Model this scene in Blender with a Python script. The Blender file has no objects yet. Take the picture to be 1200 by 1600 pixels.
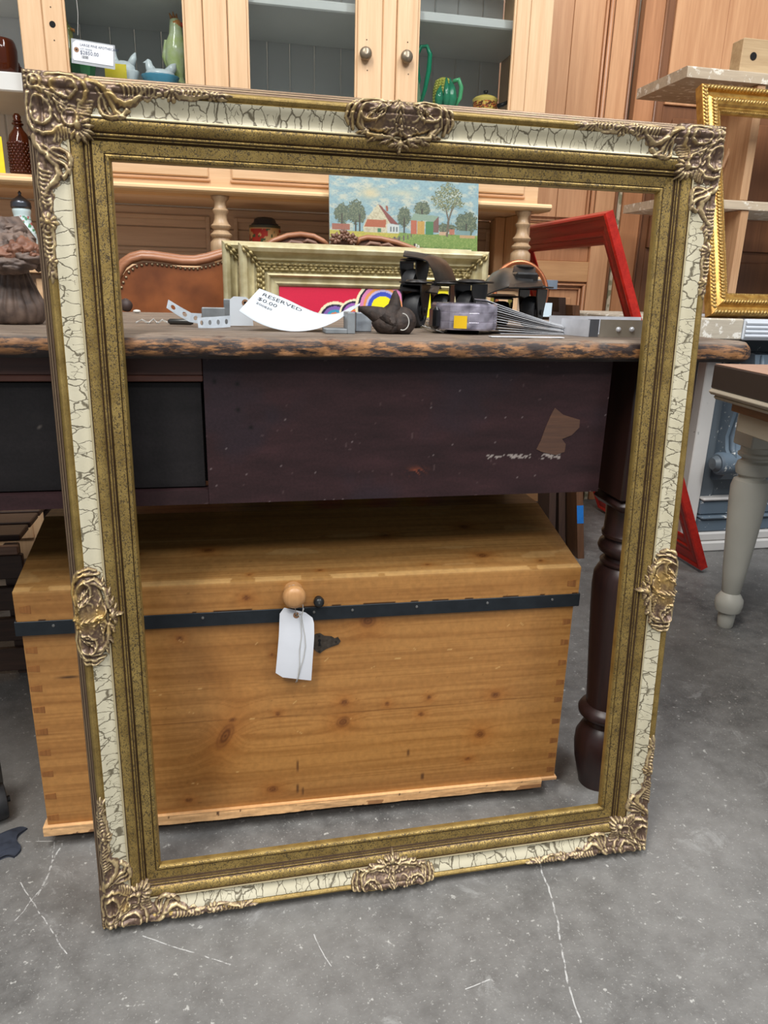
import bpy, math, random
import numpy as np
from mathutils import Vector, Matrix
random.seed(7)
S = bpy.context.scene
C = S.collection
PI = math.pi

# ------------------------------------------------------------------ camera
FPX, YAW, PITCH, ROLL, CAMH, CAMD = 1132.0, .2111, .3032, .0276, .8203, .8798
_cy, _sy, _cp, _sp = math.cos(YAW), math.sin(YAW), math.cos(PITCH), math.sin(PITCH)
FW = Vector((_sy*_cp, _cy*_cp, -_sp)); RT = Vector((_cy, -_sy, 0)); UP = RT.cross(FW)
_cr, _sr = math.cos(ROLL), math.sin(ROLL)
RT, UP = RT*_cr + UP*_sr, -RT*_sr + UP*_cr
CP = Vector((0, -CAMD, CAMH))
cd = bpy.data.cameras.new('camera'); cam = bpy.data.objects.new('camera', cd); C.objects.link(cam)
cd.sensor_fit = 'VERTICAL'; cd.sensor_height = 36; cd.sensor_width = 27; cd.lens = FPX/1600*36
cd.clip_start = .02
cam.matrix_world = Matrix(((RT.x, UP.x, -FW.x, CP.x), (RT.y, UP.y, -FW.y, CP.y), (RT.z, UP.z, -FW.z, CP.z), (0, 0, 0, 1)))
S.camera = cam

def at(px, py, Y=None, z=None):
    """the real-world point seen at a photo pixel, on the vertical plane Y or the level z"""
    d = FW + RT*((px-600)/FPX) - UP*((py-800)/FPX)
    t = (Y-CP.y)/d.y if Y is not None else (z-CP.z)/d.z
    return CP + d*t

# ------------------------------------------------------------------ light
W = bpy.data.worlds.new('world'); S.world = W; W.use_nodes = True
W.node_tree.nodes['Background'].inputs[0].default_value = (.86, .93, 1, 1)
W.node_tree.nodes['Background'].inputs[1].default_value = .34
def area(x, y, z, sx, sy, power, col, tx=0, ty=0):
    l = bpy.data.lights.new('ceiling_light', 'AREA'); l.shape = 'RECTANGLE'; l.size = sx; l.size_y = sy
    l.energy = power; l.color = col
    o = bpy.data.objects.new('ceiling_light', l); C.objects.link(o); o.location = (x, y, z)
    o.rotation_euler = (Vector((tx, ty, 0)) - Vector((x, y, z))).to_track_quat('-Z', 'Y').to_euler()
area(-.9, -1.3, 3.6, .5, 2.4, 125, (1, .97, .92), .1, .4)
area(1.6, -1.1, 3.6, .5, 2.4, 100, (.97, .98, 1), 1.0, .5)
area(.5, -3.6, 3.6, 2.4, .5, 70, (1, .98, .95), .4, .2)
S.view_settings.view_transform = 'Standard'; S.view_settings.look = 'None'
S.view_settings.gamma = 1; S.view_settings.use_curve_mapping = False
S.view_settings.exposure = -.08

# ------------------------------------------------------------------ helpers: colour, noise, materials
def lin(c):
    c = [v/255 for v in c[:3]]
    return tuple([(v/12.92 if v <= .04045 else ((v+.055)/1.055)**2.4) for v in c]) + (1,)
def nlin(a):
    a = np.clip(np.asarray(a, float)/255, 0, 1)
    return np.where(a <= .04045, a/12.92, ((a+.055)/1.055)**2.4)
def vnoise(x, y, seed=0):
    xi = np.floor(x).astype(np.int64); yi = np.floor(y).astype(np.int64); fx = x-xi; fy = y-yi
    def h(a, b):
        n = (a*374761393 + b*668265263 + seed*974711) & 0x7fffffff
        n = ((n ^ (n >> 13))*1274126177) & 0x7fffffff
        return ((n ^ (n >> 16)) & 0xffff)/65535.
    fx = fx*fx*(3-2*fx); fy = fy*fy*(3-2*fy)
    return (h(xi, yi)*(1-fx)+h(xi+1, yi)*fx)*(1-fy) + (h(xi, yi+1)*(1-fx)+h(xi+1, yi+1)*fx)*fy
def fbm(x, y, seed=0, o=4):
    s = 0; a = .5; t = 0
    for i in range(o):
        s = s+a*vnoise(x*2**i, y*2**i, seed+i*17); t += a; a *= .5
    return s/t

MATS = {}
class NT:
    def __init__(s, name):
        s.m = bpy.data.materials.new(name); s.m.use_nodes = True
        s.t = s.m.node_tree; s.b = s.t.nodes['Principled BSDF']
    def n(s, typ, ins=None, **props):
        nd = s.t.nodes.new(typ)
        for k, v in props.items(): setattr(nd, k, v)
        for k, v in (ins or {}).items():
            if isinstance(v, bpy.types.NodeSocket): s.t.links.new(v, nd.inputs[k])
            else: nd.inputs[k].default_value = v
        return nd
    def math(s, op, a, b=0.0, c=None):
        d = {0: a, 1: b}
        if c is not None: d[2] = c
        return s.n('ShaderNodeMath', d, operation=op).outputs[0]
    def mix(s, f, a, b):
        nd = s.n('ShaderNodeMix', data_type='RGBA')
        for k, v in ((0, f), (6, a), (7, b)):
            if isinstance(v, bpy.types.NodeSocket): s.t.links.new(v, nd.inputs[k])
            else: nd.inputs[k].default_value = v
        return nd.outputs[2]
    def ramp(s, f, stops, interp='LINEAR'):
        nd = s.n('ShaderNodeValToRGB', {0: f}); cr = nd.color_ramp; cr.interpolation = interp
        while len(cr.elements) < len(stops): cr.elements.new(.5)
        for e, (p, c) in zip(cr.elements, stops):
            e.position = p; e.color = c if len(c) == 4 else tuple(c)+(1,)
        return nd.outputs[0]
    def coord(s, scale=(1, 1, 1), out='Object', rot=(0, 0, 0)):
        tc = s.n('ShaderNodeTexCoord')
        return s.n('ShaderNodeMapping', {0: tc.outputs[out], 2: rot, 3: scale}).outputs[0]
    def noise(s, v, scale=5, detail=4, rough=.5, dist=0):
        return s.n('ShaderNodeTexNoise', {'Vector': v, 'Scale': scale, 'Detail': detail, 'Roughness': rough, 'Distortion': dist}).outputs[0]
    def bump(s, h, st=.3, dist=.002):
        s.t.links.new(s.n('ShaderNodeBump', {'Strength': st, 'Distance': dist, 'Height': h}).outputs[0], s.b.inputs['Normal'])
    def fin(s, col=None, rough=None, metal=None, **kw):
        for k, v in (('Base Color', col), ('Roughness', rough), ('Metallic', metal)):
            if v is None: continue
            if isinstance(v, bpy.types.NodeSocket): s.t.links.new(v, s.b.inputs[k])
            else: s.b.inputs[k].default_value = v
        for k, v in kw.items(): s.b.inputs[k.replace('_', ' ')].default_value = v
        return s.m
def plain(name, c, rough=.5, metal=0, var=.12, scale=30, bump=0, c2=None):
    """a colour with a faint procedural mottling"""
    if name in MATS: return MATS[name]
    t = NT(name); v = t.coord(); f = t.noise(v, scale, 4)
    a = lin(c); b = lin(c2) if c2 else tuple(x*(1-var*2) for x in a[:3])+(1,)
    col = t.mix(t.math('MULTIPLY_ADD', f, 2.2, -.6), b, a)
    t.fin(col, rough, metal)
    if bump: t.bump(f, bump)
    MATS[name] = t.m; return t.m
def wood(name, light, dark, axis='x', rough=.5, scale=1., streak=.5, worn=None, bump=.12):
    if name in MATS: return MATS[name]
    t = NT(name); k = {'x': (1.2, 22, 22), 'y': (22, 1.2, 22), 'z': (22, 22, 1.2)}[axis]
    v = t.coord(tuple(a*scale for a in k))
    f = t.noise(v, 3, 5, .6, .6); g = t.noise(v, 14, 3, .6)
    big = t.noise(t.coord(tuple(a*scale*.16 for a in k)), 3, 3, .5, .4)
    f = t.math('ADD', t.math('MULTIPLY', f, .45), t.math('ADD', t.math('MULTIPLY', g, .25), t.math('MULTIPLY', big, .3)))
    r = t.n('ShaderNodeMapRange', {0: f, 1: .5-streak*.3, 2: .5+streak*.3}).outputs[0]
    col = t.mix(r, lin(dark), lin(light))
    if worn:
        w = t.noise(t.coord((6, 6, 6)), worn[2], 6, .65)
        w = t.n('ShaderNodeMapRange', {0: w, 1: worn[1], 2: worn[1]+.05}).outputs[0]
        col = t.mix(w, col, lin(worn[0]))
    t.fin(col, rough); t.bump(f, bump, .001)
    MATS[name] = t.m; return t.m
def attrmat(name, rough=.5, metal=0, amt=.12, scale=200, bump=0.1, spec=.5):
    """colours painted vertex by vertex, broken up by fine noise"""
    if name in MATS: return MATS[name]
    t = NT(name); a = t.n('ShaderNodeAttribute', attribute_name='Col').outputs[0]
    f = t.noise(t.coord(), scale, 3)
    col = t.mix(1.0, a, a); mx = t.n('ShaderNodeMix', data_type='RGBA', blend_type='MULTIPLY')
    t.t.links.new(a, mx.inputs[6]); mx.inputs[0].default_value = 1
    r = t.n('ShaderNodeMapRange', {0: f, 1: .3, 2: .7, 3: 1-amt, 4: 1+amt}).outputs[0]
    t.t.links.new(r, mx.inputs[7])
    t.fin(mx.outputs[2], rough, metal); t.b.inputs['Specular IOR Level'].default_value = spec
    if bump: t.bump(f, bump, .001)
    MATS[name] = t.m; return t.m

# ------------------------------------------------------------------ helpers: objects
INV = {}
def thing(name, label, cat, loc=(0, 0, 0), group=None, mat=None):
    o = bpy.data.objects.new(name, None); C.objects.link(o); o.empty_display_size = .05
    if mat is not None: o.matrix_world = mat; INV[o.name] = mat.inverted()
    else: o.location = loc; INV[o.name] = Matrix.Translation(-Vector(loc))
    o['label'] = label; o['category'] = cat
    if group: o['group'] = group
    return o
def tag(o, label, cat, group=None):
    o['label'] = label; o['category'] = cat
    if group: o['group'] = group
    return o
def mesh(name, V, F, mat, parent=None, smooth=False, angle=None, cols=None, uv=None, local=False, kind=None, label=None, pivot=None):
    """one mesh object; V in world metres unless local"""
    V = np.asarray(V, float).reshape(-1, 3)
    if parent is not None and not local:
        M = np.array(INV[parent.name]); V = V @ M[:3, :3].T + M[:3, 3]
    loc = None
    if parent is None and not local:
        loc = Vector(pivot) if pivot is not None else Vector((V[:, 0].mean(), V[:, 1].mean(), V[:, 2].min())); V = V-np.array(loc)
    me = bpy.data.meshes.new(name); me.from_pydata(V.tolist(), [], F if isinstance(F, list) else F.tolist())
    if cols is not None:
        ca = me.color_attributes.new('Col', 'FLOAT_COLOR', 'POINT')
        c4 = np.ones((len(V), 4)); c4[:, :3] = nlin(cols); ca.data.foreach_set('color', c4.ravel())
    if uv is not None:
        ul = me.uv_layers.new(name='UVMap'); li = np.zeros(len(me.loops), int); me.loops.foreach_get('vertex_index', li)
        ul.data.foreach_set('uv', np.asarray(uv)[li].ravel())
    if smooth or angle: me.shade_smooth()
    if angle: me.set_sharp_from_angle(angle=math.radians(angle))
    me.materials.append(mat)
    o = bpy.data.objects.new(name, me); C.objects.link(o)
    if loc is not None: o.location = loc
    if parent is not None: o.parent = parent; INV[o.name] = INV[parent.name]
    if kind: o['kind'] = kind
    if label: o['label'] = label
    return o

class B:
    """collects primitives of ONE mesh"""
    def __init__(s): s.V = []; s.F = []
    def add(s, V, F):
        n = len(s.V); s.V += [tuple(v) for v in V]; s.F += [tuple(i+n for i in f) for f in F]; return s
    def box(s, x0, x1, y0, y1, z0, z1, bev=.0, M=None):
        b = min(bev, (x1-x0)*.45, (y1-y0)*.45, (z1-z0)*.45)
        if b <= 0:
            V = [(x, y, z) for z in (z0, z1) for y in (y0, y1) for x in (x0, x1)]
            F = [(0, 2, 3, 1), (4, 5, 7, 6), (0, 1, 5, 4), (2, 6, 7, 3), (0, 4, 6, 2), (1, 3, 7, 5)]
        else:
            V = []; idx = {}
            for cx in (0, 1):
                for cy in (0, 1):
                    for cz in (0, 1):
                        X = (x0, x1)[cx]; Y = (y0, y1)[cy]; Z = (z0, z1)[cz]
                        ix = X+(b if cx == 0 else -b); iy = Y+(b if cy == 0 else -b); iz = Z+(b if cz == 0 else -b)
                        for k, p in enumerate(((X, iy, iz), (ix, Y, iz), (ix, iy, Z))):
                            idx[cx, cy, cz, k] = len(V); V.append(p)
            I = idx; F = []
            F.append((I[0,0,0,0], I[0,0,1,0], I[0,1,1,0], I[0,1,0,0])); F.append((I[1,0,0,0], I[1,1,0,0], I[1,1,1,0], I[1,0,1,0]))
            F.append((I[0,0,0,1], I[1,0,0,1], I[1,0,1,1], I[0,0,1,1])); F.append((I[0,1,0,1], I[0,1,1,1], I[1,1,1,1], I[1,1,0,1]))
            F.append((I[0,0,0,2], I[0,1,0,2], I[1,1,0,2], I[1,0,0,2])); F.append((I[0,0,1,2], I[1,0,1,2], I[1,1,1,2], I[0,1,1,2]))
            for a in (0, 1):
                for c in (0, 1):
                    F.append((I[0,a,c,1], I[1,a,c,1], I[1,a,c,2], I[0,a,c,2])); F.append((I[a,0,c,0], I[a,1,c,0], I[a,1,c,2], I[a,0,c,2]))
                    F.append((I[a,c,0,0], I[a,c,1,0], I[a,c,1,1], I[a,c,0,1]))
                    for d in (0, 1): F.append((I[a,c,d,0], I[a,c,d,1], I[a,c,d,2]))
            cen = Vector(((x0+x1)/2, (y0+y1)/2, (z0+z1)/2)); G = []
            for f in F:
                p = [Vector(V[i]) for i in f]; nn = (p[1]-p[0]).cross(p[2]-p[0]); m = sum(p, Vector())/len(p)
                G.append(f if nn.dot(m-cen) > 0 else tuple(reversed(f)))
            F = G
        if M is not None: V = [M @ Vector(v) for v in V]
        return s.add(V, F)
    def lathe(s, prof, c=(0, 0, 0), n=24, M=None, flute=None):
        """prof: (r, h) from one end to the other about local z"""
        V = []; F = []
        for (r, h) in prof:
            for i in range(n):
                a = 2*PI*i/n; rr = r*(flute(a, h) if flute else 1)
                V.append((c[0]+rr*math.cos(a), c[1]+rr*math.sin(a), c[2]+h))
        for j in range(len(prof)-1):
            for i in range(n):
                F.append((j*n+i, j*n+(i+1) % n, (j+1)*n+(i+1) % n, (j+1)*n+i))
        F.append(tuple(reversed(range(n)))); F.append(tuple(range((len(prof)-1)*n, len(prof)*n)))
        if M is not None: V = [M @ Vector(v) for v in V]
        return s.add(V, F)
    def tube(s, pts, rad, n=8, closed=False):
        P = [Vector(p) for p in pts]; m = len(P)
        R = rad if isinstance(rad, (list, tuple)) else [rad]*m
        V = []; F = []; prev = None
        for i, p in enumerate(P):
            if closed: t = P[(i+1) % m]-P[i-1]
            else: t = P[min(i+1, m-1)]-P[max(i-1, 0)]
            t.normalize()
            if prev is None: u = t.orthogonal().normalized()
            else:
                u = prev - t*prev.dot(t)
                u = u.normalized() if u.length > 1e-6 else t.orthogonal().normalized()
            prev = u; w = t.cross(u)
            for k in range(n):
                a = 2*PI*k/n; V.append(p+u*(R[i]*math.cos(a))+w*(R[i]*math.sin(a)))
        for i in range(m if closed else m-1):
            for k in range(n):
                j = (i+1) % m
                F.append((i*n+k, i*n+(k+1) % n, j*n+(k+1) % n, j*n+k))
        if not closed: F.append(tuple(reversed(range(n)))); F.append(tuple(range((m-1)*n, m*n)))
        return s.add(V, F)
    def prism(s, poly, o, ux, uy, depth):
        """polygon in the plane o+ux,uy extruded by depth against the normal"""
        o = Vector(o); ux = Vector(ux).normalized(); uy = Vector(uy).normalized(); nn = ux.cross(uy)
        k = len(poly); V = [o+ux*a+uy*b for a, b in poly] + [o+ux*a+uy*b-nn*depth for a, b in poly]
        F = [tuple(range(k)), tuple(reversed(range(k, 2*k)))] + [(i, i+k, (i+1) % k+k, (i+1) % k) for i in range(k)]
        return s.add(V, F)
    def ball(s, c, r, nu=16, nv=10, M=None):
        rx, ry, rz = (r, r, r) if isinstance(r, (int, float)) else r
        V = []; F = []
        for j in range(nv+1):
            t = PI*j/nv
            for i in range(nu):
                a = 2*PI*i/nu; V.append((c[0]+rx*math.sin(t)*math.cos(a), c[1]+ry*math.sin(t)*math.sin(a), c[2]-rz*math.cos(t)))
        for j in range(nv):
            for i in range(nu): F.append((j*nu+i, j*nu+(i+1) % nu, (j+1)*nu+(i+1) % nu, (j+1)*nu+i))
        if M is not None: V = [M @ Vector(v) for v in V]
        return s.add(V, F)
    def noise(s, amp, sc, seed=0):
        a = np.array(s.V, float)
        for k in range(3):
            a[:, k] += (fbm(a[:, (k+1) % 3]*sc+31*k+a[:, k]*sc*.7, a[:, (k+2) % 3]*sc-11*k, seed+k)-.5)*2*amp
        s.V = [tuple(v) for v in a]; return s
    def obj(s, name, mat, parent=None, **k):
        return mesh(name, s.V, s.F, mat, parent, **k)
def grid(name, o, ux, uy, w, h, nx, ny, fn, mat, parent, depth=.01, hf=None, label=None):
    """a slab whose face is a fine grid; fn(a,b)->rgb 0-255 (a,b in metres), hf(a,b)->relief"""
    o = np.array(o, float); ux = np.array(Vector(ux).normalized()); uy = np.array(Vector(uy).normalized()); nn = np.cross(ux, uy)
    a, b = np.meshgrid(np.linspace(0, w, nx+1), np.linspace(0, h, ny+1)); A = a.ravel(); Bq = b.ravel()
    z = hf(A, Bq) if hf else np.zeros_like(A)
    V = o+A[:, None]*ux+Bq[:, None]*uy+z[:, None]*nn
    i = np.arange(nx); j = np.arange(ny); ii, jj = np.meshgrid(i, j); q = (jj*(nx+1)+ii).ravel()
    F = np.stack([q, q+1, q+nx+2, q+nx+1], 1).tolist()
    n = len(V); P = [o-nn*depth, o+ux*w-nn*depth, o+ux*w+uy*h-nn*depth, o+uy*h-nn*depth]
    V = np.vstack([V, P]); bot = list(range(nx+1)); top = [ny*(nx+1)+k for k in range(nx+1)]
    lf = [k*(nx+1) for k in range(ny+1)]; rg = [k*(nx+1)+nx for k in range(ny+1)]
    F += [tuple(reversed(bot))+(n, n+1), tuple(top)+(n+2, n+3), tuple(lf)+(n+3, n), tuple(reversed(rg))+(n+1, n+2), (n+3, n+2, n+1, n)]
    c = fn(A, Bq); c = np.vstack([c, np.tile(c.mean(0), (4, 1))])
    return mesh(name, V, F, mat, parent, cols=c, label=label)
def structure(o): o['kind'] = 'structure'; return o
def clone(o, loc=None, rot=None, label=None, parent=None, scale=None):
    c = o.copy(); C.objects.link(c)
    if parent is not None: c.parent = parent
    if loc is not None: c.location = loc
    if rot is not None: c.rotation_euler = rot
    if scale is not None: c.scale = scale
    if label: c['label'] = label
    for k in o.children: clone(k, parent=c)
    return c
def words(body, o, ux, uy, size, mat, parent, name='lettering', depth=.0003, bend=None):
    cu = bpy.data.curves.new('t', 'FONT'); cu.body = body; cu.size = size; cu.resolution_u = 2
    to = bpy.data.objects.new('t', cu); C.objects.link(to)
    me = bpy.data.meshes.new_from_object(to.evaluated_get(bpy.context.evaluated_depsgraph_get()))
    V = [v.co.copy() for v in me.vertices]; F = [tuple(p.vertices) for p in me.polygons]
    bpy.data.objects.remove(to); bpy.data.meshes.remove(me)
    if bend: W_ = [bend(v.x, v.y) for v in V]
    else:
        o = Vector(o); ux = Vector(ux).normalized(); uy = Vector(uy).normalized(); nn = ux.cross(uy)
        W_ = [o+ux*v.x+uy*v.y+nn*depth for v in V]
    return mesh(name, W_, F, mat, parent)
def inpoly(x, y, P):
    r = np.zeros(x.shape, bool); n = len(P)
    for i in range(n):
        x1, y1 = P[i]; x2, y2 = P[(i+1) % n]
        if y1 == y2: continue
        c = ((y1 > y) != (y2 > y)) & (x < (x2-x1)*(y-y1)/(y2-y1)+x1); r ^= c
    return r
def mixc(c, m, col):
    m = np.clip(m, 0, 1)[:, None]; return c*(1-m)+np.array(col, float)*m

# ------------------------------------------------------------------ the setting
def floor_material():
    t = NT('concrete'); v = t.coord()
    a = t.noise(v, 2.2, 6, .6); b = t.noise(v, 22, 5, .7); c = t.noise(v, 260, 2, .6); d = t.noise(v, 9, 6, .75, .8)
    col = t.mix(t.ramp(a, [(.3, (0, 0, 0)), (.7, (1, 1, 1))]), lin((74, 73, 72)), lin((122, 120, 117)))
    col = t.mix(t.ramp(b, [(.35, (0, 0, 0)), (.7, (.45, .45, .45))]), col, lin((150, 149, 146)))
    col = t.mix(t.ramp(c, [(.62, (0, 0, 0)), (.72, (.55, .55, .55))]), col, lin((182, 181, 176)))
    col = t.mix(t.ramp(d, [(.60, (0, 0, 0)), (.68, (.5, .5, .5))]), col, lin((165, 165, 163)))
    col = t.mix(t.ramp(t.noise(v, 70, 3, .7), [(.64, (0, 0, 0)), (.7, (.8, .8, .8))]), col, lin((190, 189, 184)))
    # pale scratches scored into the slab, as line segments on the ground plane
    sx = t.n('ShaderNodeSeparateXYZ', {0: t.n('ShaderNodeTexCoord').outputs['Object']}); X, Y = sx.outputs[0], sx.outputs[1]
    wob = t.math('MULTIPLY_ADD', t.noise(v, 25, 2), .012, -.006)
    X = t.math('ADD', X, wob)
    SEG = [((845, 1350), (870, 1440), .0016), ((870, 1440), (885, 1530), .0016), ((885, 1530), (905, 1598), .0016),
           ((96, 1318), (60, 1400), .0015), ((40, 1315), (98, 1314), .001), ((28, 1372), (62, 1425), .001), ((62, 1425), (105, 1490), .001),
           ((20, 1440), (75, 1378), .001), ((225, 1462), (270, 1478), .001), ((270, 1478), (370, 1510), .001), ((490, 1460), (515, 1510), .001), ((730, 1545), (770, 1528), .001),
           ((85, 1315), (82, 1355), .001), ((960, 1330), (985, 1350), .001)]
    tot = None
    for p, q, w in SEG:
        A = at(*p, z=0); D = at(*q, z=0)-A; L = D.length; ux, uy = D.x/L, D.y/L
        rx = t.math('SUBTRACT', X, A.x); ry = t.math('SUBTRACT', Y, A.y)
        al = t.math('ADD', t.math('MULTIPLY', rx, ux), t.math('MULTIPLY', ry, uy))
        pe = t.math('ABSOLUTE', t.math('SUBTRACT', t.math('MULTIPLY', rx, uy), t.math('MULTIPLY', ry, ux)))
        over = t.math('MAXIMUM', t.math('SUBTRACT', al, L), t.math('MAXIMUM', t.math('MULTIPLY', al, -1.), 0.))
        dd = t.math('ADD', pe, over)
        m = t.math('LESS_THAN', dd, w*.7)
        tot = m if tot is None else t.math('MAXIMUM', tot, m)
    brk = t.ramp(t.noise(v, 120, 3), [(.40, (0, 0, 0)), (.55, (.8, .8, .8))])
    col = t.mix(t.math('MULTIPLY', tot, brk), col, lin((200, 200, 198)))
    r = t.n('ShaderNodeMapRange', {0: b, 3: .38, 4: .62}).outputs[0]
    t.fin(col, r); t.bump(t.math('ADD', c, b), .25, .0015)
    return t.m
fb = B(); fb.box(-4, 6, -5, 6, -.1, 0)
structure(mesh('floor', fb.V, fb.F, floor_material(), pivot=(0, 0, 0)))
m_wall = plain('painted_block_wall', (176, 166, 150), .8, scale=3)
structure(B().box(-4, 6, 2.4, 2.5, 0, 4.2).obj('wall_back', m_wall))

# ------------------------------------------------------------------ THE PICTURE FRAME
FW_, FL_ = .7943, 1.0182
th, fa = .067, .0084
ax = Vector((math.cos(fa), math.sin(fa), 0)); up = Vector((-math.sin(fa)*math.sin(th), math.cos(fa)*math.sin(th), math.cos(th)))
nz = ax.cross(up)                                   # out of the face, towards the viewer
O = Vector((-.193, -.0721, 0)) - nz*.012
MF = Matrix(((ax.x, up.x, nz.x, O.x), (ax.y, up.y, nz.y, O.y), (ax.z, up.z, nz.z, O.z), (0, 0, 0, 1)))
# profile: distance from the outer edge, height above the back (mm)
PR = [(0, 0), (0, 10.5), (.8, 12.3), (2.8, 13.2), (3.1, 12.4), (3.9, 15.2), (4.8, 17), (6.4, 17.8), (6.7, 17), (7.5, 19.8), (8.4, 21.4), (10.2, 22.2), (10.5, 21.6), (11.3, 25.5), (12.6, 29.2),
      (14.4, 31.6), (16.2, 32.6), (18, 32.6), (20, 31.2), (21.6, 29.4), (22.2, 28.2), (23.2, 28.2), (23.6, 29.6), (26, 28.8), (29, 27), (33, 24.2), (37, 22), (41, 21),
      (44, 21.2), (45.4, 21.8), (46, 24), (47.4, 24.6), (48.6, 24), (49, 22.4), (51, 23.4), (54, 23.4), (58, 22), (61, 19.8), (63, 17.2),
      (63.6, 15.4), (64.6, 17), (65.8, 17.4), (67, 16.6), (67.6, 14.4), (68.4, 15), (69.4, 14.8), (70, 11.2), (71, 10.4), (72.4, 12.8), (78, 12), (85, 10.6), (85.8, 9),
      (86.6, 11.4), (88.4, 12.4), (90.6, 11.6), (92.4, 9), (93, 6), (93, 0)]
KS = .842                                           # the moulding is 78 mm wide
PR = [(a/1000, b/1000) for a, b in PR]
Wd = PR[-1][0]
pS = np.array([p[0] for p in PR[1:-1]]); pH = np.array([p[1] for p in PR[1:-1]])
def H(s): return np.interp(s, pS, pH)

def frame_material():
    t = NT('antiqued_gold_and_crackle'); uv = t.n('ShaderNodeUVMap').outputs[0]
    sp = t.n('ShaderNodeSeparateXYZ', {0: uv}); u, s = sp.outputs[0], sp.outputs[1]
    obj = t.coord()
    n1 = t.noise(obj, 40, 3, .6); n2 = t.noise(obj, 620, 2, .6); n3 = t.noise(obj, 9, 3); n4 = t.noise(obj, 300, 3, .7)
    gold = t.mix(t.ramp(n1, [(.3, (0, 0, 0)), (.7, (1, 1, 1))]), lin((132, 108, 58)), lin((168, 142, 82)))
    gold = t.mix(t.ramp(n4, [(.55, (0, 0, 0)), (.7, (.6, .6, .6))]), gold, lin((176, 148, 84)))
    dark = lin((62, 50, 30))
    # short curly dark specks
    w = t.noise(t.n('ShaderNodeMapping', {0: obj, 3: (1, .7, 1)}).outputs[0], 430, 3, .55, 1.6)
    def zone(a, b):
        return t.math('MULTIPLY', t.math('GREATER_THAN', s, a/1000), t.math('LESS_THAN', s, b/1000))
    speck = t.ramp(w, [(.525, (0, 0, 0)), (.575, (1, 1, 1))])
    zsp = t.math('MULTIPLY', speck, t.math('ADD', t.math('MULTIPLY', zone(49, 70), .8), t.math('ADD', t.math('MULTIPLY', zone(71, 92), .9), t.math('MULTIPLY', zone(11, 22), .35))))
    g = t.mix(zsp, gold, dark)
    taupe = t.mix(n1, lin((98, 78, 66)), lin((140, 118, 92)))
    g = t.mix(zone(-1, 10.5), g, taupe)
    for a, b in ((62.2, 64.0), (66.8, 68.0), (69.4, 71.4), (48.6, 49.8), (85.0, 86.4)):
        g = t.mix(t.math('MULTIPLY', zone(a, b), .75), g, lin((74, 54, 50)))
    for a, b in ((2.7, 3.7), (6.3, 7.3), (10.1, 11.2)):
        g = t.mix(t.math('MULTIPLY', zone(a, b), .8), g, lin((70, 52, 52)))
    g = t.mix(t.math('MULTIPLY', zone(3.8, 5.4), .6), g, lin((172, 150, 118)))
    # cream crackle
    cream = t.mix(n3, lin((184, 176, 148)), lin((214, 207, 184)))
    cv = t.n('ShaderNodeCombineXYZ', {0: t.math('MULTIPLY', u, 58.), 1: t.math('MULTIPLY', s, 33.)}).outputs[0]
    cn = t.n('ShaderNodeTexNoise', {'Vector': obj, 'Scale': 130., 'Detail': 2.})
    cv = t.n('ShaderNodeVectorMath', {0: cv, 1: t.n('ShaderNodeVectorMath', {0: cn.outputs[1], 1: (.35, .35, 0)}, operation='MULTIPLY').outputs[0]}, operation='ADD').outputs[0]
    vo = t.n('ShaderNodeTexVoronoi', {'Vector': cv, 'Scale': 1., 'Randomness': .9}, feature='DISTANCE_TO_EDGE').outputs[0]
    vo2 = t.n('ShaderNodeTexVoronoi', {'Vector': cv, 'Scale': 2.3, 'Randomness': 1.}, feature='DISTANCE_TO_EDGE').outputs[0]
    ck = t.n('ShaderNodeMapRange', {0: vo, 1: .036, 2: .012}).outputs[0]
    ck2 = t.math('MULTIPLY', t.n('ShaderNodeMapRange', {0: vo2, 1: .03, 2: .012}).outputs[0], t.math('GREATER_THAN', t.noise(obj, 45, 2), .56))
    crack = t.math('MAXIMUM', ck, ck2)
    cream = t.mix(t.math('MULTIPLY', crack, .85), cream, lin((78, 68, 48)))
    zc = zone(23.4, 45.6)
    g = t.mix(zc, g, cream)
    g = t.mix(zone(45.6, 48.6), g, lin((206, 192, 156)))
    met = t.math('MULTIPLY', t.math('SUBTRACT', 1., t.math('MAXIMUM', zc, t.math('MULTIPLY', zsp, .8))), .55)
    r = t.n('ShaderNodeMapRange', {0: n2, 3: .32, 4: .52}).outputs[0]
    t.fin(g, r, met)
    h = t.math('SUBTRACT', t.math('MULTIPLY', n4, .35), t.math('ADD', t.math('MULTIPLY', zsp, .6), t.math('MULTIPLY', t.math('MULTIPLY', crack, zc), 1.)))
    t.bump(h, .5, .0008)
    return t.m
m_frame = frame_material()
frame = thing('ornate_picture_frame', 'large empty ornate gold frame with cream crackle band, leaning on the dark table edge', 'picture frame', mat=MF)
def rail(side):
    L = FW_ if side in 'tb' else FL_
    n = 60; V = []; UV = []; L = L/KS
    # arc-length style parameter s stays the profile distance
    for k in range(n+1):
        for (s, h) in PR:
            u = s + (L-2*s)*k/n
            wv = 0
            if side == 'b': p = (u, s, h)
            if side == 't': p = (FW_/KS-u, FL_/KS-s, h)
            if side == 'l': p = (s, FL_/KS-u, h)
            if side == 'r': p = (FW_/KS-s, u, h)
            V.append(tuple(q*KS for q in p)); UV.append((u+{'b': 0, 't': 3.1, 'l': 6.3, 'r': 9.7}[side], s))
    m = len(PR); F = []
    for k in range(n):
        for j in range(m-1): a = k*m+j; F.append((a, a+m, a+m+1, a+1))
        F.append((k*m+m-1, k*m+m+m-1, k*m+m, k*m))
    F.append(tuple(range(m))); F.append(tuple(reversed(range(n*m, n*m+m))))
    return mesh('rail', V, F, m_frame, frame, angle=28, uv=UV, local=True)
for sd in 'tblr': rail(sd)

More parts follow.
